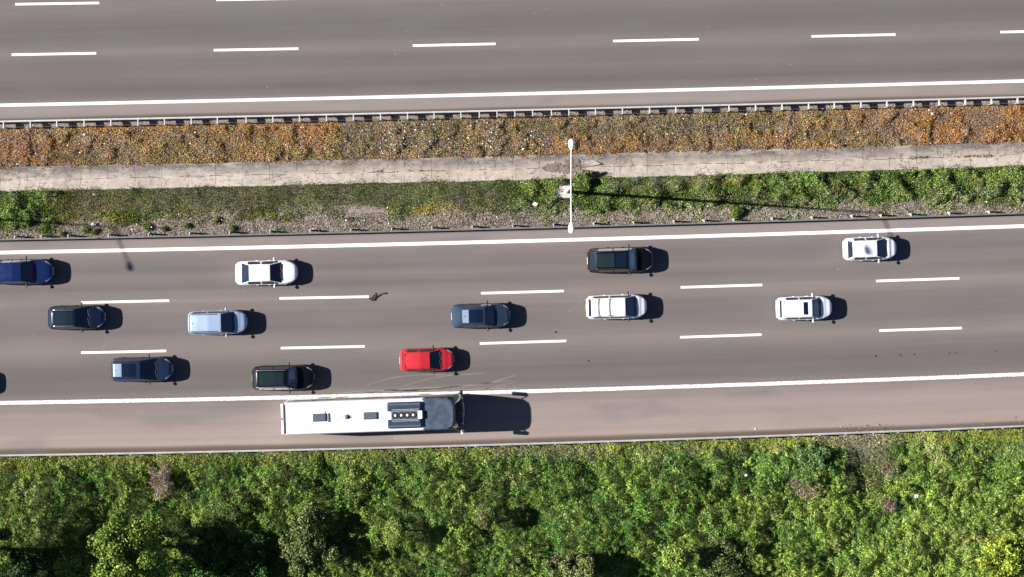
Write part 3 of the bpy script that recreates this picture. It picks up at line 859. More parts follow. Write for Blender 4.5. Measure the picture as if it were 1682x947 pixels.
def dead_bush(px, py, rx, ry, h, label, cols=((150, 134, 116), (120, 104, 88), (178, 162, 142), (92, 78, 64)), n=2600):
    g = P(px, py); zt = float(terrain_z(g.x, g.y)[0])
    g = P(px, py, zt + h)
    root = empty('dead_bush', (g.x, g.y, zt)); tag(root, label, 'dead bush')
    t = rng.random(n); d = unit(rng.normal(size=(n, 3))); d[:, 2] = np.abs(d[:, 2]) * 1.0 + .15; d = unit(d)
    th_ = np.arctan2(d[:, 1], d[:, 0]); rad = rng.random(n) ** .6 * (.45 + 1.1 * fbm(np.cos(th_) * 1.8 + px, np.sin(th_) * 1.8 + py, 7))
    pos = d * rad[:, None] * np.array([rx / S, ry / S, h * 1.1]) + np.array([0, 0, h * .15])
    ax = unit(d + .45 * rng.normal(size=(n, 3))); nm = unit(np.cross(ax, rng.normal(size=(n, 3))))
    col = lin(np.array(cols))[rng.integers(0, len(cols), n)] * rng.uniform(.7, 1.3, (n, 1)) * .95
    leaf_mesh('twigs', pos, nm, ax, rng.uniform(.15, .42, n), rng.uniform(.012, .035, n), col, M['dry'], root)
    mb = MB()
    for k in range(9):
        a = 2 * math.pi * k / 9 + .3
        mb.tube([(0, 0, -.1), (.3 * rx / S * math.cos(a), .3 * ry / S * math.sin(a), h * .5), (.75 * rx / S * math.cos(a), .75 * ry / S * math.sin(a), h * .9)], [.03, .02, .008], 5)
    mb.build('stem', M['bark'], root)
    return root
dead_bush(262, 793, 19, 30, 1.4, 'tall grey brown dead bush on the slope below the hard shoulder at left', n=3800)
dead_bush(1322, 797, 34, 22, .9, 'wide brown dead bush with drooping twigs below the leafy pale bush', n=3600)
dead_bush(1460, 829, 15, 15, .9, 'small round pinkish brown dead bush at the foot of the bare gully')
dead_bush(160, 822, 18, 13, .5, 'faint thin dead bush lost in the greenery at far left', n=900)
dead_bush(412, 812, 20, 14, .6, 'thin greyish dead bush on the slope left of the bus', n=1100)
dead_bush(1462, 765, 20, 24, .5, 'flattened brown dead bush right of the bare gully', n=1100)

TG = 'round grass tussocks on the gravel beside the grey guard rail'
for i, (a, b, r, lab) in enumerate([(101.6, 383.6, 5, 'tiny round tussock nearest the left end of the grey rail'), (140, 378, 9, 'bright tussock beside the scrap left of the leftmost lamp shadow'),
        (240, 373, 10, 'wide tussock on the gravel above the small lamp shadow'), (269, 375, 6, 'smaller tussock just right of the wide one'),
        (307, 370, 6, 'upright tussock between two rail posts left of the white saloon'), (381, 375, 6, 'lone round tussock above the white saloon'),
        (356, 362, 8, 'leafy tussock high on the gravel bank'), (74, 379, 14, 'broad yellow green tussock at the left end of the bank'),
        (155, 380, 7, 'ragged tussock touching the bright one')]):
    tree(a, b, r, .28, [(112, 128, 48), (92, 112, 42), (134, 144, 66), (66, 82, 34)], [3, 3, 2, 2], lab, 'tussock', TG, n=700, blobs=8, size=.07, name='grass_tussock', squash=.5, compact=True)

# ------------------------------------------------------------------ litter one can point at
def scrap(px, py, s, label, rz, name='paper_scrap', cat='litter', zoff=.3, grp=None):
    g = P(px, py); zt = float(terrain_z(g.x, g.y)[0])
    root = empty(name, (g.x, g.y, zt + zoff), rz)
    n = 5; V = []
    for i in range(n):
        for j in range(n):
            u, w = i / (n - 1) - .5, j / (n - 1) - .5
            V.append((u * s * .75 * (1 + .2 * math.sin(7 * w)), w * s * .62, .05 * math.sin(9 * u + 3) * math.cos(8 * w)))
    F = [(i * n + j, (i + 1) * n + j, (i + 1) * n + j + 1, i * n + j + 1) for i in range(n - 1) for j in range(n - 1)]
    bpy.data.objects.remove(root)
    o = link_mesh(name, V, F, M['paper'])
    sm = o.modifiers.new('t', 'SOLIDIFY'); sm.thickness = .01
    o.location = (g.x, g.y, zt + zoff); o.rotation_euler = (.1, .05, rz)
    return tag(o, label, cat)
scrap(879, 335, .46, 'square white scrap of card left of the lamp footing', .1, zoff=.25)
scrap(1507, 816, .42, 'white scrap of paper on the slope right of the dead bushes', .6, zoff=.9)
scrap(1225, 780, .28, 'small white scrap on the green slope left of the pale bush', .2, zoff=.9)
scrap(152, 368.5, .34, 'white scrap among the tussocks at far left', .9, zoff=.25)
scrap(1438, 302, .28, 'white scrap on the green weeds at upper right', .3, zoff=.45)
scrap(766, 733, .26, 'white scrap by the lower rail beneath the bus front', 1.2, zoff=.3)
scrap(1240, 704, .22, 'flat white scrap lying on the hard shoulder beside the rail', 0, zoff=.08)
scrap(154, 319, .18, 'tiny white scrap at the lower edge of the concrete channel', .5, zoff=.4)
scrap(1530, 187, .26, 'white scrap of plastic on the rusty weeds at upper right', .5, zoff=.4)
scrap(1525, 181, .16, 'smaller white scrap just beside the plastic one', 1.5, zoff=.4)
scrap(139, 221, .24, 'white scrap in the rusty weeds at upper left', .8, zoff=.4)

# shredded tyre on the lane line
tb = MB()
def ribbon(pts, w, z=.03):
    V = []; 
    P3 = [P(a, b, z + .03 * math.sin(i * 1.7)) for i, (a, b) in enumerate(pts)]
    for i, p in enumerate(P3):
        d = (P3[min(i + 1, len(P3) - 1)] - P3[max(i - 1, 0)]).normalized(); nn = Vector((-d.y, d.x, 0)) * w[i] / S / 2
        V += [p - nn, p + nn, p + nn + Vector((0, 0, .03)), p - nn + Vector((0, 0, .03))]
    k = 4; n = len(P3)
    F = [(i * k + j, i * k + (j + 1) % k, (i + 1) * k + (j + 1) % k, (i + 1) * k + j) for i in range(n - 1) for j in range(k)] + [(3, 2, 1, 0), tuple(range((n - 1) * k, n * k))]
    tb.add(V, F)
ribbon([(605, 489.5), (609, 490), (613, 491), (616, 490)], [1, 4, 6, 3])
ribbon([(610, 493.5), (613, 490.5), (616, 487.5)], [2, 7, 3])
ribbon([(614, 489), (617.5, 486), (622, 485.5), (626, 482.5), (630, 481.5), (633, 481.2)], [5, 3, 2, 1.6, 2.6, 2.4], .06)
ribbon([(612, 487), (615.5, 483.5), (617.5, 481)], [2.5, 1.2, 2], .05)
o = tb.build('tyre_shred', M['rubber']); o.location = (0, 0, 0)
tag(o, 'shredded piece of black tyre at the end of a lane dash', 'tyre debris')
# small dark scraps on the road
for i, (a, b, r, lab) in enumerate([(912, 544.5, 3.2, 'dark lump of rubber on the road right of the grey blue car'), (1438.5, 584.5, 2.2, 'leftmost of the dark rubber crumbs in the slow lane'),
        (1479, 583, 2.2, 'long dark crumb second from the left in the slow lane'), (1501, 582, 2.3, 'one of two touching dark rubber crumbs in the slow lane'),
        (1559, 579.5, 1.6, 'small dark crumb in the middle of the slow lane row'), (1570, 579.2, 1.8, 'dark crumb just right of the middle one in the slow lane'), (1635, 576.5, 1.8, 'dark rubber crumb farthest right in the slow lane'),
        (1668, 685, 1.6, 'single dark crumb on the hard shoulder at far right'), (967, 592, 1.8, 'faint dark crumb in the slow lane below the white estate')]):
    mb = MB(); g = P(a, b)
    for k in range(3):
        mb.ell((rng.normal() * r / S * .5, rng.normal() * r / S * .25, .02), (r / S * .55, r / S * .32, .025), 8, 4)
    o = mb.build('rubber_crumb', M['rubber'], None, True); o.location = (g.x, g.y, 0)
    tag(o, lab, 'road debris', 'dark rubber crumbs on the road')

# pale scuff tracks near the hard shoulder line
M['scuff'] = mat('pale scuff', tuple(lin((166, 157, 152)) * ALB), .9, noise=.15, nscale=6)
def track(pts, w):
    V = []
    P3 = [P(a, b, .003) for a, b in pts]
    # smooth by subdivision
    for _ in range(3):
        Q = [P3[0]]
        for i in range(len(P3) - 1):
            Q += [P3[i].lerp(P3[i + 1], .25), P3[i].lerp(P3[i + 1], .75)]
        P3 = Q + [P3[-1]]
    n = len(P3)
    for i, p in enumerate(P3):
        d = (P3[min(i + 1, n - 1)] - P3[max(i - 1, 0)]).normalized()
        k = math.sin(math.pi * (i + .2) / n) ** .5 * (.6 + .6 * rng.random())
        nn = Vector((-d.y, d.x, 0)) * w * k / S / 2
        V += [p - nn, p + nn]
    tag(link_mesh('tyre_mark', V, [(2 * i, 2 * i + 2, 2 * i + 3, 2 * i + 1) for i in range(n - 1)], M['scuff']), kind='structure')
for t_, w_ in [([(600, 633), (640, 620), (690, 614.5), (760, 616), (800, 612)], 1.3), ([(655, 636), (700, 622), (740, 616), (790, 612)], 1.1),
               ([(630, 641), (680, 637), (740, 636), (800, 630), (850, 615)], 1.8), ([(560, 648), (640, 641), (700, 640), (770, 632), (840, 624)], 1.5),
               ([(545, 646), (600, 641.5), (660, 640), (720, 641)], 2.4), ([(700, 643), (760, 640), (830, 637), (880, 640)], 2.0), ([(790, 641), (820, 633), (848, 626)], 1.1),
               ([(600, 644), (660, 642.5), (730, 637)], 1.2)]:
    track(t_, w_)

# ------------------------------------------------------------------ street lamps
def street_lamp(base, ltop, label, group):
    root = empty('street_lamp', base)
    tag(root, label, 'street lamp', group)
    hp = 14.4
    ft = MB().box(-.50, .34, -.48, .46, -.5, .24, .03)
    ft.build('footing', M['footing'], root)
    pl = MB().tube([(0, 0, .16), (0, 0, 5), (0, 0, 10), (0, 0, hp)], [.13, .11, .085, .06], 12)
    pl.box(-.2, .2, -.2, .2, .16, .19); pl.build('pole', M['pole'], root, False)
    for s in (-1, 1):
        L = 2.56
        am = MB().tube([(0, 0, hp - .15), (0, s * .5, hp + .02), (0, s * 1.6, hp + .32), (0, s * L, hp + .58)], [.055, .05, .042, .038], 8)
        am.build('arm', M['pole'], root)
        hd = MB(); 
        prof = [(0, .05), (.08, .12), (.24, .185), (.46, .215), (.66, .17), (.74, .07)]
        V = []; n = 14
        for (d, w) in prof:
            for k in range(n):
                a = 2 * math.pi * k / n
                zz = (.13 if math.sin(a) > 0 else .07) * math.sin(a) * (w / .235)
                V.append((w * math.cos(a), s * (L - .1 + d), hp + .58 + zz + .12 * (d - .1)))
        F = [(i * n + k, i * n + (k + 1) % n, (i + 1) * n + (k + 1) % n, (i + 1) * n + k) for i in range(len(prof) - 1) for k in range(n)]
        F += [tuple(range(n)), tuple(range((len(prof) - 1) * n, len(prof) * n))]
        hd.add(V, F); ho = hd.build('luminaire', M['white_enamel'], root, True)
        MB().ell((0, s * (L + .3), hp + .585), (.14, .22, .07), 12, 6).build('lens', M['lamp_glass'], ho, True)
    return root
lb = P(930.5, 314.5)
LG = 'double armed street lamps along the median'
street_lamp((lb.x, lb.y, -.12), None, 'double armed street lamp standing in the median on a square concrete footing', LG)
lb2 = P(930.5 - 1262, 314.5 + 23)
street_lamp((lb2.x, lb2.y, -.12), None, 'street lamp beyond the left edge whose head shadow falls on the fast lane', LG)

# ------------------------------------------------------------------ cars
def interp_s(xs_, kx, kz, sig=.05):
    g = np.arange(-1, 16, .01)
    z = np.interp(g, kx, kz)
    k = int(sig / .01 * 3); w_ = np.exp(-.5 * (np.arange(-k, k + 1) * .01 / sig) ** 2); w_ /= w_.sum()
    z = np.convolve(np.pad(z, k, mode='edge'), w_, 'valid')
    return np.interp(xs_, g, z)

PAINT = {}
def paint(key, col, metal=0, rough=.35):
    if key not in PAINT:
        PAINT[key] = mat('car paint ' + key, col, rough, metal, .25 if col[1] < .1 else .4, .22 if col[1] < .1 else .4, noise=.03, nscale=2)
    return PAINT[key]
paint('white', (.62, .63, .65), 0, .4); paint('silver blue', (.26, .34, .47), .15, .42); paint('pale blue', (.17, .23, .31), .2, .4); paint('red', (.36, .018, .026), 0, .42)
paint('navy', (.008, .020, .080), .3, .3); paint('dark navy', (.006, .012, .034), .2, .3); paint('blue grey', (.014, .028, .065), .3, .32)
paint('slate', (.022, .040, .070), .3, .34); paint('black', (.003, .0035, .005), .1, .28)

NCOL = 15
def car(px_rear, px_front, py, label, colour, W=1.82, Ht=1.62, rg=(.2, .5), ws=(2.6, 3.3), tumble=.18, belt=.98, rails=None, bars=False,
        sunroof=None, roofs=None, mirror=None, trim=False, grille_col='black_trim', name='car', cat='car', rear_z=.82, drop=.0, tails=True, hoodh=.97, spoiler=False, rack=False, steps=2):
    L = (px_front - px_rear) / S / 1.004
    cx = (px_rear + px_front) / 2
    g = P(cx, py, .55)
    vv0 = py - dpx(cx, py)
    root = empty(name, (g.x, g.y, 0), heading(cx, vv0))
    tag(root, label, cat, 'cars driving on the lower carriageway')
    x0 = -L / 2
    rgx0, rgx1 = rg; wsx1, wsx0 = ws
    keys = [0, .02, .06, .12, rgx0, rgx1, wsx1, wsx0, wsx1 - .04, wsx0 + .06, rgx1 + .05, L - .5, L - .32, L - .2, L - .12, L - .05, L - .02, L]
    bp = (rgx1 + wsx1) / 2 + .1
    keys += [bp - .05, bp + .05]
    if roofs:
        for a, b, _ in roofs: keys += [a, b]
    if sunroof: keys += [sunroof[0], sunroof[1]]
    xs_ = list(np.linspace(0, L, 44)); keys = sorted(set(round(k, 3) for k in keys))
    xs_ = sorted([x for x in xs_ if min(abs(x - k) for k in keys) > .03] + keys)
    xs_ = np.array(xs_); n = len(xs_)
    deck = belt + .02 if rgx0 < .4 else belt + .03
    kx = [0, .05, rgx0 if rgx0 > .1 else .1, rgx1, rgx1 + .5, (rgx1 + wsx1) / 2 + .2, wsx1, wsx0, wsx0 + .3, L - .45, L - .18, L - .05, L]
    kz = [rear_z - .04, rear_z + .04, deck, Ht - .07, Ht - .02, Ht, Ht - .085, hoodh + .03, hoodh - .01, hoodh - .08, hoodh - .13, hoodh - .20, hoodh - .30]
    if rgx0 > .4:   # boot lid
        kx = [0, .05, .14, rgx0, rgx1] + kx[4:]; kz = [rear_z - .05, rear_z + .06, deck - .04, deck, Ht - .07] + kz[4:]
    o_ = np.argsort(kx, kind='stable'); kx = np.array(kx)[o_]; kz = np.array(kz)[o_]
    zt = interp_s(xs_, kx, kz, .035)
    zb = np.minimum(interp_s(xs_, [0, .1, .5, L * .55, wsx0, L - .4, L - .1, L], [rear_z - .08, belt - .1, belt - .02, belt - .04, hoodh - .06, hoodh - .13, hoodh - .20, hoodh - .32], .05), zt - .015)
    hw = W / 2 * interp_s(xs_, [0, .03, .1, .22, .5, 1.2, L * .55, L - 1.0, L - .70, L - .45, L - .26, L - .13, L - .04, L], [.68, .77, .86, .925, .97, .995, 1.0, .985, .94, .86, .74, .60, .44, .30], .03)
    wheelx = (.82, L - .86)
    RW = .355
    secs = np.zeros((n, NCOL, 3))
    for i, x in enumerate(xs_):
        w = hw[i]; b = zb[i]; t = zt[i]
        gh = np.clip((t - b) / max(.3, (Ht - .1) - b), 0, 1)
        wt = .93 * w - tumble * gh
        lowz = .24 + .10 * max(0, 1 - x / .25) + .06 * max(0, 1 - (L - x) / .3)
        pts = [(.90 * w, lowz), (.975 * w, lowz + .07), (w, lowz + (b - lowz) * .35), (w * .998, lowz + (b - lowz) * .62), (.985 * w, b - .11 * min(1, b / .8)), (.958 * w, b - .03), (.93 * w, b)]
        for q in (.35, .72): pts.append((.925 * w + (wt - .925 * w) * q, b + (t - .05 * gh - .004 - b) * q))
        pts.append((wt, t - .055 * gh - .004))
        pts.append((wt - .045, t - .018 * gh - .002))
        crown_ = .035 + .02 * gh
        for q in (.72, .5, .25, 0): pts.append(((wt) * q, t + crown_ * (.81 - q * q) * .8))
        arch = 0
        for wx in wheelx:
            dx = abs(x - wx)
            if dx < .39: arch = max(arch, .33 + math.sqrt(.39 ** 2 - dx * dx) - .03)
        for j in range(4):
            y_, z_ = pts[j]
            if arch > 0: z_ = max(z_, min(arch + .012 * j, b - .12 + .01 * j))
            pts[j] = (y_, z_)
        for j, (y_, z_) in enumerate(pts): secs[i, j] = (x0 + x, y_, z_)
    # full ring columns: left side j=0..13, centre 14, right mirrored -> total 29
    full = np.concatenate([secs, secs[:, NCOL - 2::-1] * np.array([1, -1, 1])], 1)
    K = full.shape[1]
    def quad(i, j): return (i, j), (i, j + 1), (i + 1, j + 1), (i + 1, j)
    assign = {}
    def rows(a, b): return [i for i in range(n - 1) if xs_[i] >= a - .004 and xs_[i + 1] <= b + .004]
    def setf(key, rws, cols):
        for i in rws:
            for j in cols:
                assign[(i, j)] = key; assign[(i, K - 2 - j)] = key if not key.endswith('#') else key + 'r'
    C_TOP = range(10, 14)
    setf('windshield', rows(wsx1, wsx0), C_TOP)
    setf('rear_window', rows(rgx0 if rgx0 > .05 else .06, rgx1), range(10, 14))
    sw0 = rgx1 + (.12 if rgx0 < .4 else -.12); sw1 = wsx0 - .25
    setf('side_window_rear#', rows(sw0, bp - .05), (6, 7, 8))
    setf('side_window_front#', rows(bp + .05, sw1), (6, 7, 8))
    setf('headlight#', rows(L - .5, L - .12), (5, 6, 7, 8, 9))
    if tails: setf('tail_light#', rows(.02, .16 if rgx0 > .1 else .12), (3, 4, 5, 6, 7, 8))
    if sunroof: setf('sunroof', rows(sunroof[0], sunroof[1]), range(11, 14) if sunroof[2] < 1 else range(10, 14))
    if roofs:
        for a, b, mk in roofs: setf('roof_panel:' + mk, rows(a, b), range(11, 14))
    groups = {}
    for i in range(n - 1):
        for j in range(K - 1):
            groups.setdefault(assign.get((i, j), 'body'), []).append((i, j))
    matmap = {'windshield': M['glass'], 'rear_window': M['glass'], 'sunroof': M[sunroof[3]] if sunroof and len(sunroof) > 3 else M['glass']}
    pm = PAINT[colour]
    for key, cells in groups.items():
        idx = {}; V = []; F = []
        def vid(i, j):
            if (i, j) not in idx: idx[(i, j)] = len(V); V.append(tuple(full[i, j]))
            return idx[(i, j)]
        for (i, j) in cells:
            F.append(tuple(vid(a, b) for a, b in reversed(quad(i, j))))
        if key == 'body':
            for i in range(n - 1): F.append((vid(i, 0), vid(i + 1, 0), vid(i + 1, K - 1), vid(i, K - 1)))
            F.append(tuple(vid(0, j) for j in range(K))); F.append(tuple(vid(n - 1, j) for j in range(K - 1, -1, -1)))
            link_mesh('body', V, F, pm, root, True)
            continue
        base_ = key.split('#')[0].split(':')[0]
        nm_ = {'side_window_rear': 'side_window', 'side_window_front': 'side_window'}.get(base_, base_)
        if base_.startswith('side'): mm = M['glass']
        elif base_ == 'headlight': mm = M['lamp_glass']
        elif base_ == 'tail_light': mm = M['tail']
        elif base_ == 'roof_panel': mm = M.get(key.split(':')[1]) or PAINT[key.split(':')[1]]
        else: mm = matmap[base_]
        o = link_mesh(nm_, V, F, mm, root, True)
    # wheels
    whl = MB().lathe([(.24, -.11), (.325, -.105), (.34, -.08), (.34, .08), (.325, .105), (.24, .11)], 20, 'y')
    rimm = MB().lathe([(.05, -.10), (.235, -.085), (.235, .085), (.05, .10)], 14, 'y')
    first = None
    for wx in wheelx:
        for s in (-1, 1):
            if first is None:
                e_ = empty('wheel', (x0 + wx, s * (W / 2 - .125), .34)); e_.parent = root
                t_ = whl.build('tyre', M['rubber'], e_, True); r_ = rimm.build('rim', M['rim'], e_)
                first = (t_, r_)
            else:
                e_ = empty('wheel', (x0 + wx, s * (W / 2 - .125), .34)); e_.parent = root
                for q in first:
                    c = q.copy(); COL.objects.link(c); c.parent = e_
    # mirrors
    mm = pm if mirror is None else M[mirror] if mirror in M else PAINT[mirror]
    mx = wsx0 - .55
    for s in (-1, 1):
        mb = MB()
        mb.ell((x0 + mx, s * (W / 2 + .10), belt + .03), (.075, .125, .085), 10, 6)
        mb.tube([(x0 + mx + .05, s * (W / 2 - .09), belt - .01), (x0 + mx, s * (W / 2 + .03), belt + .01)], .035, 6)
        mb.build('wing_mirror', mm, root, True)
    def roofz(x, y):
        i = np.searchsorted(xs_, x); i = min(max(i, 1), n - 1)
        f = (x - xs_[i - 1]) / (xs_[i] - xs_[i - 1])
        sec = secs[i - 1] * (1 - f) + secs[i] * f
        return float(np.interp(y, sec[::-1, 1], sec[::-1, 2]))
    yr = .93 * W / 2 - tumble - .075
    if rails:
        for s in (-1, 1):
            a, b = rails[0], rails[1]
            pts = [(x0 + a, s * yr, roofz(a, yr) + .0)] + [(x0 + q, s * yr, roofz(q, yr) + .05) for q in np.linspace(a + .12, b - .12, 8)] + [(x0 + b, s * yr, roofz(b, yr))]
            MB().tube(pts, .022, 6).build('roof_rail', M[rails[2]], root)
    if rack:
        for q in rack:
            z_ = roofz(q, yr) + .07
            mb = MB().box(x0 + q - .03, x0 + q + .03, -yr - .04, yr + .04, z_, z_ + .03, .01)
            mb.build('crossbar', M['chrome'], root)
            for s in (-1, 1):
                MB().box(x0 + q - .09, x0 + q + .14, s * yr - .03, s * yr + .03, z_ - .06, z_ - .002, .01).build('rack_foot', M['black_trim'], root)
    # cowl, wipers
    hz = roofz(wsx0 + .02, .1)
    MB().box(x0 + wsx0 - .0, x0 + wsx0 + .07, -.62, .62, hz - .03, hz + .006, .01).build('cowl', M['black_trim'], root)
    for yy in (-.45, .12):
        q = wsx0 - .03
        MB().tube([(x0 + q, yy, roofz(q, abs(yy)) + .03), (x0 + q - .07, yy + .45, roofz(q - .07, abs(yy + .45)) + .02)], .012, 5).build('wiper', M['black_trim'], root)
    # front: grille, plate, bright trim
    gz = hoodh - .40
    fx = float(x0 + L)
    MB().box(fx - .04, fx + .012, -.38, .38, gz - .12, gz + .02, .02).build('grille', M[grille_col], root)
    MB().box(fx + .012, fx + .03, -.26, .26, .36, .47).build('number_plate', M['plate'], root)
    MB().box(x0 - .03, x0 + .01, -.26, .26, rear_z - .28, rear_z - .17).build('number_plate', M['plate'], root)
    if trim:
        pts = []
        for i in range(n):
            if xs_[i] > L - .36: pts.append((x0 + xs_[i] + .006, hw[i] * .965, zb[i] - .0))
        full_ = pts + [(p[0], -p[1], p[2]) for p in pts[::-1]]
        MB().tube(full_, .017, 5).build('grille_trim', M['chrome'], root)
    if spoiler:
        z_ = roofz(rgx1 + .05, 0)
        MB().box(x0 + rgx1 - .16, x0 + rgx1 + .03, -yr, yr, z_ - .025, z_ + .012, .01).build('spoiler', pm, root)
    # aerial on rear roof, door handles
    q = rgx1 + .22
    MB().tube([(x0 + q, 0, roofz(q, 0) - .01), (x0 + q - .12, 0, roofz(q, 0) + .10)], [.03, .008], 6).build('aerial', M['black_trim'], root)
    for s in (-1, 1):
        for q in (bp - .35, wsx0 - .95):
            MB().box(x0 + q - .09, x0 + q + .09, s * (W / 2 * .99) - .012, s * (W / 2 * .99) + .025, belt - .17, belt - .135, .008).build('door_handle', pm, root)
    return root

car(-14, 87, 446, 'deep blue off roader entering at the left edge in the fast lane', 'navy', W=1.88, Ht=1.68, rg=(.3, .75), ws=(2.42, 3.25), rails=None, trim=True, mirror='black_trim')
car(80, 172, 521, 'dark navy car with silver roof rails and pale glass roof beside a lane dash', 'dark navy', W=1.82, Ht=1.62, rg=(.15, .42), ws=(2.14, 3.1), rails=(.55, 2.1, 'chrome'), sunroof=(.85, 1.95, 0, 'glass_grey'), trim=True, mirror='black_trim')
car(387.5, 488.5, 447.5, 'white saloon with dark rear window in the fast lane', 'white', W=1.84, Ht=1.43, rg=(.48, 1.07), ws=(2.62, 3.45), tumble=.22, belt=.92, rear_z=.84, hoodh=.90, cat='saloon car')
car(310, 406, 529, 'silver blue van like car with two black roof bars', 'silver blue', W=1.80, Ht=1.82, rg=(.10, .26), ws=(2.55, 3.4), tumble=.14, belt=1.08, hoodh=1.05, rear_z=.9, rails=(.25, 2.3, 'black_trim'), tails=False)
car(184, 283, 606, 'blue grey people carrier with light rear roof and black glass roof', 'blue grey', W=1.84, Ht=1.68, rg=(.12, .26), ws=(2.25, 3.4), tumble=.17, belt=1.02, hoodh=.98, roofs=[(.26, .9, 'pale blue')], sunroof=(.93, 2.0, 0), trim=True, mirror='black_trim')
car(415, 516, 620, 'black off roader with chrome window line beside the bus', 'black', W=1.88, Ht=1.70, rg=(.14, .38), ws=(2.7, 3.32), rails=(.4, 2.6, 'chrome'), sunroof=(.6, 2.4, 0, 'glass_grey'), mirror='black_trim')
car(657, 746, 590.5, 'small red hatchback driving beside the front of the bus', 'red', W=1.76, Ht=1.50, rg=(.17, .42), ws=(2.25, 3.05), tumble=.19, belt=.96, hoodh=.94, mirror='black_trim', cat='hatchback', spoiler=True)
car(742, 838, 518, 'slate blue car with black sunroof in the middle lane', 'slate', W=1.84, Ht=1.60, rg=(.18, .78), ws=(2.5, 3.22), roofs=[(.82, 1.28, 'pale blue')], sunroof=(1.3, 2.35, 0), mirror='black_trim')
car(965, 1072, 426.5, 'long black car with greenish glass roof and red tail lights in the fast lane', 'black', W=1.90, Ht=1.66, rg=(.18, .6), ws=(2.98, 3.62), rails=(.6, 2.9, 'black_trim'), sunroof=(.66, 1.95, 0, 'glass_grey'), roofs=[(2.05, 2.85, 'glass')], trim=True, mirror='black_trim')
car(963, 1062, 503.5, 'white estate car with roof rack bars', 'white', W=1.82, Ht=1.70, rg=(.14, .34), ws=(2.85, 3.65), tumble=.15, belt=1.02, hoodh=1.0, rails=(.5, 2.0, 'chrome'), rack=(.85, 1.65), mirror='black_trim')
car(1275, 1366, 505.5, 'white car with a small square black sunroof', 'white', W=1.78, Ht=1.60, rg=(.2, .46), ws=(2.55, 3.2), sunroof=(1.9, 2.25, 0), spoiler=True)
car(1385, 1472, 408, 'plain white hatchback farthest right in the fast lane', 'white', W=1.76, Ht=1.50, rg=(.27, .58), ws=(2.38, 3.1), tumble=.2, belt=.95, hoodh=.92, cat='hatchback')
car(-122, -20, 628, 'car just beyond the left edge seen only by the tip of its shadow', 'dark navy', W=1.84, Ht=1.62, rg=(.2, .5), ws=(2.5, 3.25))

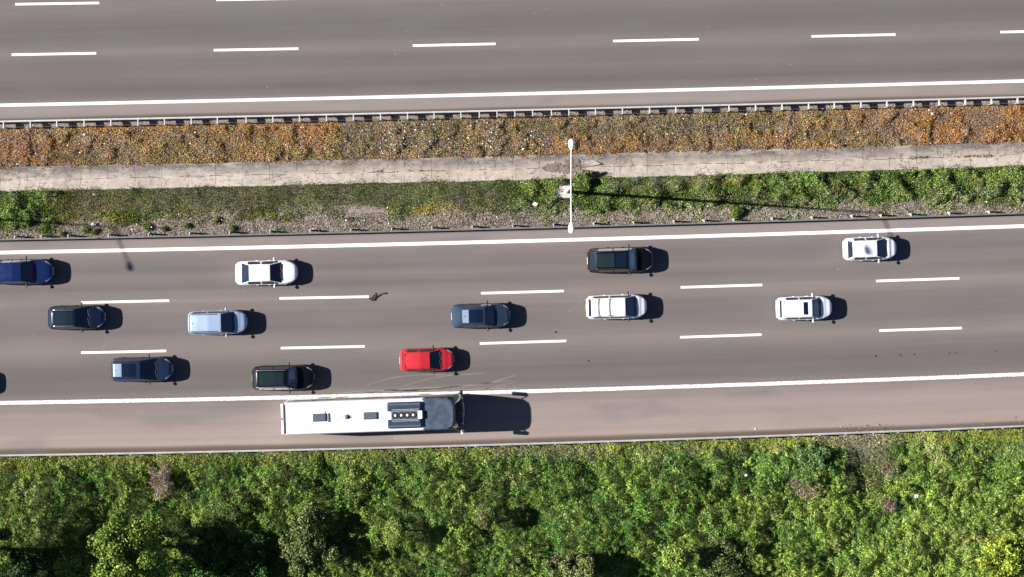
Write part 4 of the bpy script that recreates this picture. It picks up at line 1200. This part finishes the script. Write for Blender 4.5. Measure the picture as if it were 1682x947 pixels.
# ------------------------------------------------------------------ bus
def bus():
    Lb, Wb = 13.05, 2.52
    g = P(613.5, 680.5, 2.0)
    root = empty('bus', (g.x, g.y, 0), R(1.95)); root.scale = (1, 1, .965)
    tag(root, 'long white coach with dark roof front on the hard shoulder', 'bus')
    x0 = -Lb / 2
    M['bus_white'] = mat('bus white paint', (.68, .68, .69), .4, 0, .8, noise=.03, nscale=1.5)
    M['bus_dark'] = mat('bus dark blue grey panel', (.040, .056, .082), .6, 0, .05, .25, noise=.35, nscale=2.4)
    M['joint'] = mat('roof joint sealant', (.50, .50, .50), .7)
    M['hatch'] = mat('hatch grey', (.060, .075, .098), .6, spec=.2, noise=.1)
    M['ac'] = mat('cooling unit plastic', (.022, .034, .058), .6, spec=.2, noise=.15, nscale=3)
    M['grime'] = mat('grime', (.16, .17, .18), .8, noise=.4)
    levels = [.32, .5, .75, 1.2, 1.55, 2.0, 2.5, 2.85, 3.1, 3.3, 3.42, 3.5, 3.545, 3.56]
    def dims(z):
        t = max(0, z - 3.2) / .36
        ins = .0 if z < 1.5 else .05 * (z - 1.5)
        rad = (1 - math.sqrt(max(0, 1 - min(1, t) ** 2)))
        hw_ = Wb / 2 - ins * .6 - .16 * rad
        if z < .45: hw_ -= .05
        lean = 0 if z < 1.0 else .58 * ((z - 1.0) / 2.5) ** 1.3
        return hw_, x0 + .03 + (.02 * (z - 1) if z > 1 else 0) + .12 * rad, x0 + Lb - lean - .22 * rad
    def ring(z, grow=0):
        hw_, xa, xb = dims(z)
        hw_ += grow; xa -= grow; xb += grow
        pts = []
        nS = 28
        rf, rr = .42, .16
        # start at rear right going forward along +y side? order: counter-clockwise from rear-right(-y)
        xsr = np.linspace(xa + rr, xb - rf, nS)
        for q in xsr: pts.append((q, -hw_))
        for k in range(1, 7):
            a = -math.pi / 2 + math.pi / 2 * k / 7; pts.append((xb - rf + rf * math.cos(a), -hw_ + rf + rf * math.sin(a)))
        for q in np.linspace(-hw_ + rf, hw_ - rf, 9): pts.append((xb + .10 * (1 - (q / hw_) ** 2), q))
        for k in range(1, 7):
            a = math.pi / 2 * k / 7; pts.append((xb - rf + rf * math.cos(a), hw_ - rf + rf * math.sin(a)))
        for q in xsr[::-1]: pts.append((q, hw_))
        for k in range(1, 4):
            a = math.pi / 2 + math.pi / 2 * k / 4; pts.append((xa + rr + rr * math.cos(a), hw_ - rr + rr * math.sin(a)))
        for q in np.linspace(hw_ - rr, -hw_ + rr, 7): pts.append((xa, q))
        for k in range(1, 4):
            a = math.pi + math.pi / 2 * k / 4; pts.append((xa + rr + rr * math.cos(a), -hw_ + rr + rr * math.sin(a)))
        return [(p[0], p[1], z) for p in pts]
    rings = [ring(z) for z in levels]; n = len(rings[0])
    allv = [p for r in rings for p in r]
    nS = 28
    front0, front1 = nS + 1, nS + 6 + 9 + 5
    side = {}
    groups = {'body': []}
    i0 = nS + 6 + 9 + 6
    for l in range(len(levels) - 1):
        for k in range(n):
            key = 'body'
            if 4 <= l <= 6:     # glass band 1.55 .. 2.85
                if k < nS - 1 and k >= 1 and k < nS - 2: key = 'side_window:%d:0' % (k // 4)
                if i0 + 1 <= k < i0 + nS - 2: key = 'side_window:%d:1' % ((k - i0) // 4)
            if 3 <= l <= 10 and front0 - 1 <= k <= front1 + 1: key = 'windshield'
            else:
                q = (rings[l][k][0] + rings[l][(k + 1) % n][0]) / 2
                if l >= 7 and q > (698 - 613.5) / (S * 1.0215): key = 'roof_edge'
                if l >= 3 and q > x0 + Lb - 1.15: key = 'front_pillar'
            if 5 <= l <= 6 and n - 10 <= k < n - 3: key = 'rear_window'
            f = (l * n + k, l * n + (k + 1) % n, (l + 1) * n + (k + 1) % n, (l + 1) * n + k)
            groups.setdefault(key, []).append(f)
    groups['body'].append(tuple(range(n - 1, -1, -1)))
    groups['body'].append(tuple(range((len(levels) - 1) * n, len(levels) * n)))
    for key, F in groups.items():
        used = sorted(set(i for f in F for i in f)); mp = {a: b for b, a in enumerate(used)}
        nm_ = key.split(':')[0]
        link_mesh(nm_, [allv[i] for i in used], [tuple(mp[i] for i in f) for f in F], M['bus_white'] if key == 'body' else M['bus_dark'] if key == 'roof_edge' else M['black_trim'] if key == 'front_pillar' else M['glass'], root, key != 'body')
    zr = 3.56
    fx = lambda px: (px - 613.5) / (S * 1.0215) + .0       # photo column -> bus axis
    # dark front roof panel
    hw_ = Wb / 2 - .20
    V = []
    ptsp = [(fx(698), -hw_), (fx(738), -hw_), (fx(743), -hw_ + .12), (fx(746), -hw_ * .5), (fx(746.5), 0), (fx(746), hw_ * .5), (fx(743), hw_ - .12), (fx(738), hw_), (fx(698), hw_)]
    V = [(a, b, zr + .004) for a, b in ptsp] + [(a, b, zr + .03) for a, b in ptsp]
    m_ = len(ptsp)
    F = [tuple(range(m_, 2 * m_)), tuple(range(m_ - 1, -1, -1))] + [(i, (i + 1) % m_, m_ + (i + 1) % m_, m_ + i) for i in range(m_)]
    link_mesh('front_roof_panel', V, F, M['bus_dark'], root)
    for s in (-1, 1):
        MB().box(fx(699), fx(738), s * (hw_ + .045) - .04, s * (hw_ + .045) + .04, zr - .09, zr - .02, .01).build('roof_edge_strip', M['bus_dark'], root)
    # bird-dirt specks on the dark panel
    mb = MB()
    for k in range(16):
        a, b = fx(700 + rng.random() ** 2 * 14), rng.uniform(-.85, .9)
        r_ = rng.uniform(.02, .06)
        mb.ell((a, b, zr + .03), (r_, r_ * .8, .01), 6, 4)
    mb.build('dirt_specks', M['black_trim'], root)
    # roof sheet joints
    for q in (492, 530, 568, 592, 630):
        MB().box(fx(q) - .012, fx(q) + .012, -1.06, 1.06, zr + .0015, zr + .007).build('roof_joint', M['joint'], root)
    for s in (-1, 1):
        MB().box(fx(476), fx(696), s * 1.07 - .012, s * 1.07 + .012, zr - .004, zr + .004).build('roof_joint', M['joint'], root)
    # cooling unit
    ac = MB().box(fx(638.5), fx(695), -.97, .97, zr + .002, zr + .24, .10); aco = ac.build('cooling_unit', M['ac'], root)
    zz = zr + .245
    for yy in (-.80, .80): MB().box(fx(641), fx(693), yy - .07, yy + .07, zz - .02, zz + .015, .01).build('side_duct', M['hatch'], aco)
    for yy in (-.42, .42, -.32, .32): MB().box(fx(646), fx(690), yy - .012, yy + .012, zz, zz + .02).build('louvre', M['galv'], aco)
    for a, b in ((637, 645.5), (689, 696)): MB().box(fx(a), fx(b), -.29, .29, zz - .03, zz + .03, .015).build('end_plate', M['plate'], aco)
    MB().box(fx(645.8), fx(688.6), -.26, .26, zz - .004, zz + .012).build('fan_deck', M['hatch'], aco)
    for q in (651.5, 661.5, 671.3, 681):
        f_ = empty('fan', (fx(q), 0, zz + .013)); f_.parent = aco
        t_ = MB(); t_.tube([(.205 * math.cos(a), .205 * math.sin(a), .02) for a in np.linspace(0, 2 * math.pi, 17)], .028, 6, False)
        t_.build('fan_ring', M['black_trim'], f_)
        h_ = MB().lathe([(.06, 0), (.085, .02), (.085, .05), (.03, .06)], 12); h_.build('hub', M['plate'], f_)
        bl = MB()
        for k in range(6):
            a = k * math.pi / 3; c_, s_ = math.cos(a), math.sin(a)
            bl.add([(.07 * c_, .07 * s_, .03), (.185 * c_ - .05 * s_, .185 * s_ + .05 * c_, .015), (.185 * c_ + .05 * s_, .185 * s_ - .05 * c_, .035)], [(0, 2, 1)])
        bl.build('blades', M['black_trim'], f_)
    # blue gap strip ahead of unit
    M['blue_strip'] = mat('blue tinted strip', (.02, .06, .22), .3, 0, .5)
    MB().box(fx(696.3), fx(698), -.95, .95, zr + .004, zr + .05, .01).build('blue_strip', M['blue_strip'], root)
    # roof hatches, bar, aerial dome, spoiler
    for a, b, c_, d_ in ((515.5, 538, -.28, .32), (599, 622.5, -.25, .3)):
        h_ = MB().box(fx(a), fx(b), c_, d_, zr + .002, zr + .09, .04).build('roof_hatch', M['hatch'], root)
        MB().box(fx(a) + .09, fx(b) - .09, c_ + .08, d_ - .08, zr + .092, zr + .11, .01).build('hatch_lid', M['hatch'], h_)
    MB().box(fx(540.8), fx(543.4), -.35, .32, zr + .002, zr + .06, .01).build('roof_bar', M['hatch'], root)
    MB().tube([(fx(536), .3, zr + .05), (fx(536.5), .46, zr + .02)], .02, 5).build('hatch_prop', M['hatch'], root)
    d = MB().lathe([(.20, 0), (.17, .05), (.08, .09), (.02, .26)], 12, c=(fx(572.5), 0, zr)); d.build('aerial', M['hatch'], root)
    for k in range(5):
        a = k * 1.3 + .4
        d = MB().box(fx(572.5) + .3 * math.cos(a) - .03, fx(572.5) + .3 * math.cos(a) + .03, .3 * math.sin(a) - .03, .3 * math.sin(a) + .03, zr, zr + .03)
        d.build('aerial_clip', M['grime'], root)
    sp = MB()
    for s in (-1, 1):
        sp.box(x0 - .13, x0 + .06, min(s * .10, s * 1.12), max(s * .10, s * 1.12), zr - .28, zr - .02, .04)
    sp.build('rear_spoiler', M['bus_white'], root)
    MB().box(x0 + .075, x0 + .20, -1.05, 1.05, zr - .02, zr + .004 + .002, .0).build('rear_gap_strip', M['black_trim'], root)  # black strip drawn along the gap ahead of the rear spoiler
    for s in (-1, 1): MB().box(x0 - .06, x0 + .02, s * 1.0 - .14, s * 1.0 + .14, 1.0, 1.55, .02).build('tail_light', M['tail'], root)
    # mirrors on arms
    xf = fx(757.5)
    for s in (-1, 1):
        arm = MB().tube([(xf - .55, s * 1.12, 3.15), (xf - .1, s * 1.38, 3.2), (xf + .12, s * 1.46, 3.0)], .035, 6).build('mirror_arm', M['black_trim'], root)
        hd = MB().box(xf + .02, xf + .24, s * 1.46 - .14, s * 1.46 + .14, 2.35, 3.02, .05).build('wing_mirror', M['plate'] if s < 0 else M['black_trim'], root, True)
    for yy in (-.6, .15):
        MB().tube([(x0 + Lb + .10, yy, 1.35), (x0 + Lb + .0, yy + .5, 1.9)], .018, 5).build('wiper', M['galv'], root)
    for s in (-1, 1):
        MB().box(x0 + Lb - .14, x0 + Lb + .035, s * .88 - .18, s * .88 + .18, .62, .86, .03).build('headlight', M['lamp_glass'], root)
    MB().box(x0 + Lb + .0, x0 + Lb + .125, -.5, .5, .45, .55, .01).build('number_plate', M['plate'], root)
    whl = MB().lathe([(.3, -.14), (.48, -.14), (.50, -.11), (.50, .11), (.48, .14), (.3, .14)], 22, 'y'); rm = MB().lathe([(.08, -.15), (.3, -.12), (.3, .12), (.08, .15)], 14, 'y')
    for wx in (2.75, 4.1, Lb - 2.75):
        for s in (-1, 1):
            e_ = empty('wheel', (x0 + wx, s * 1.125, .50)); e_.parent = root
            whl.build('tyre', M['rubber'], e_, True); rm.build('rim', M['rim'], e_)
    return root
bus()
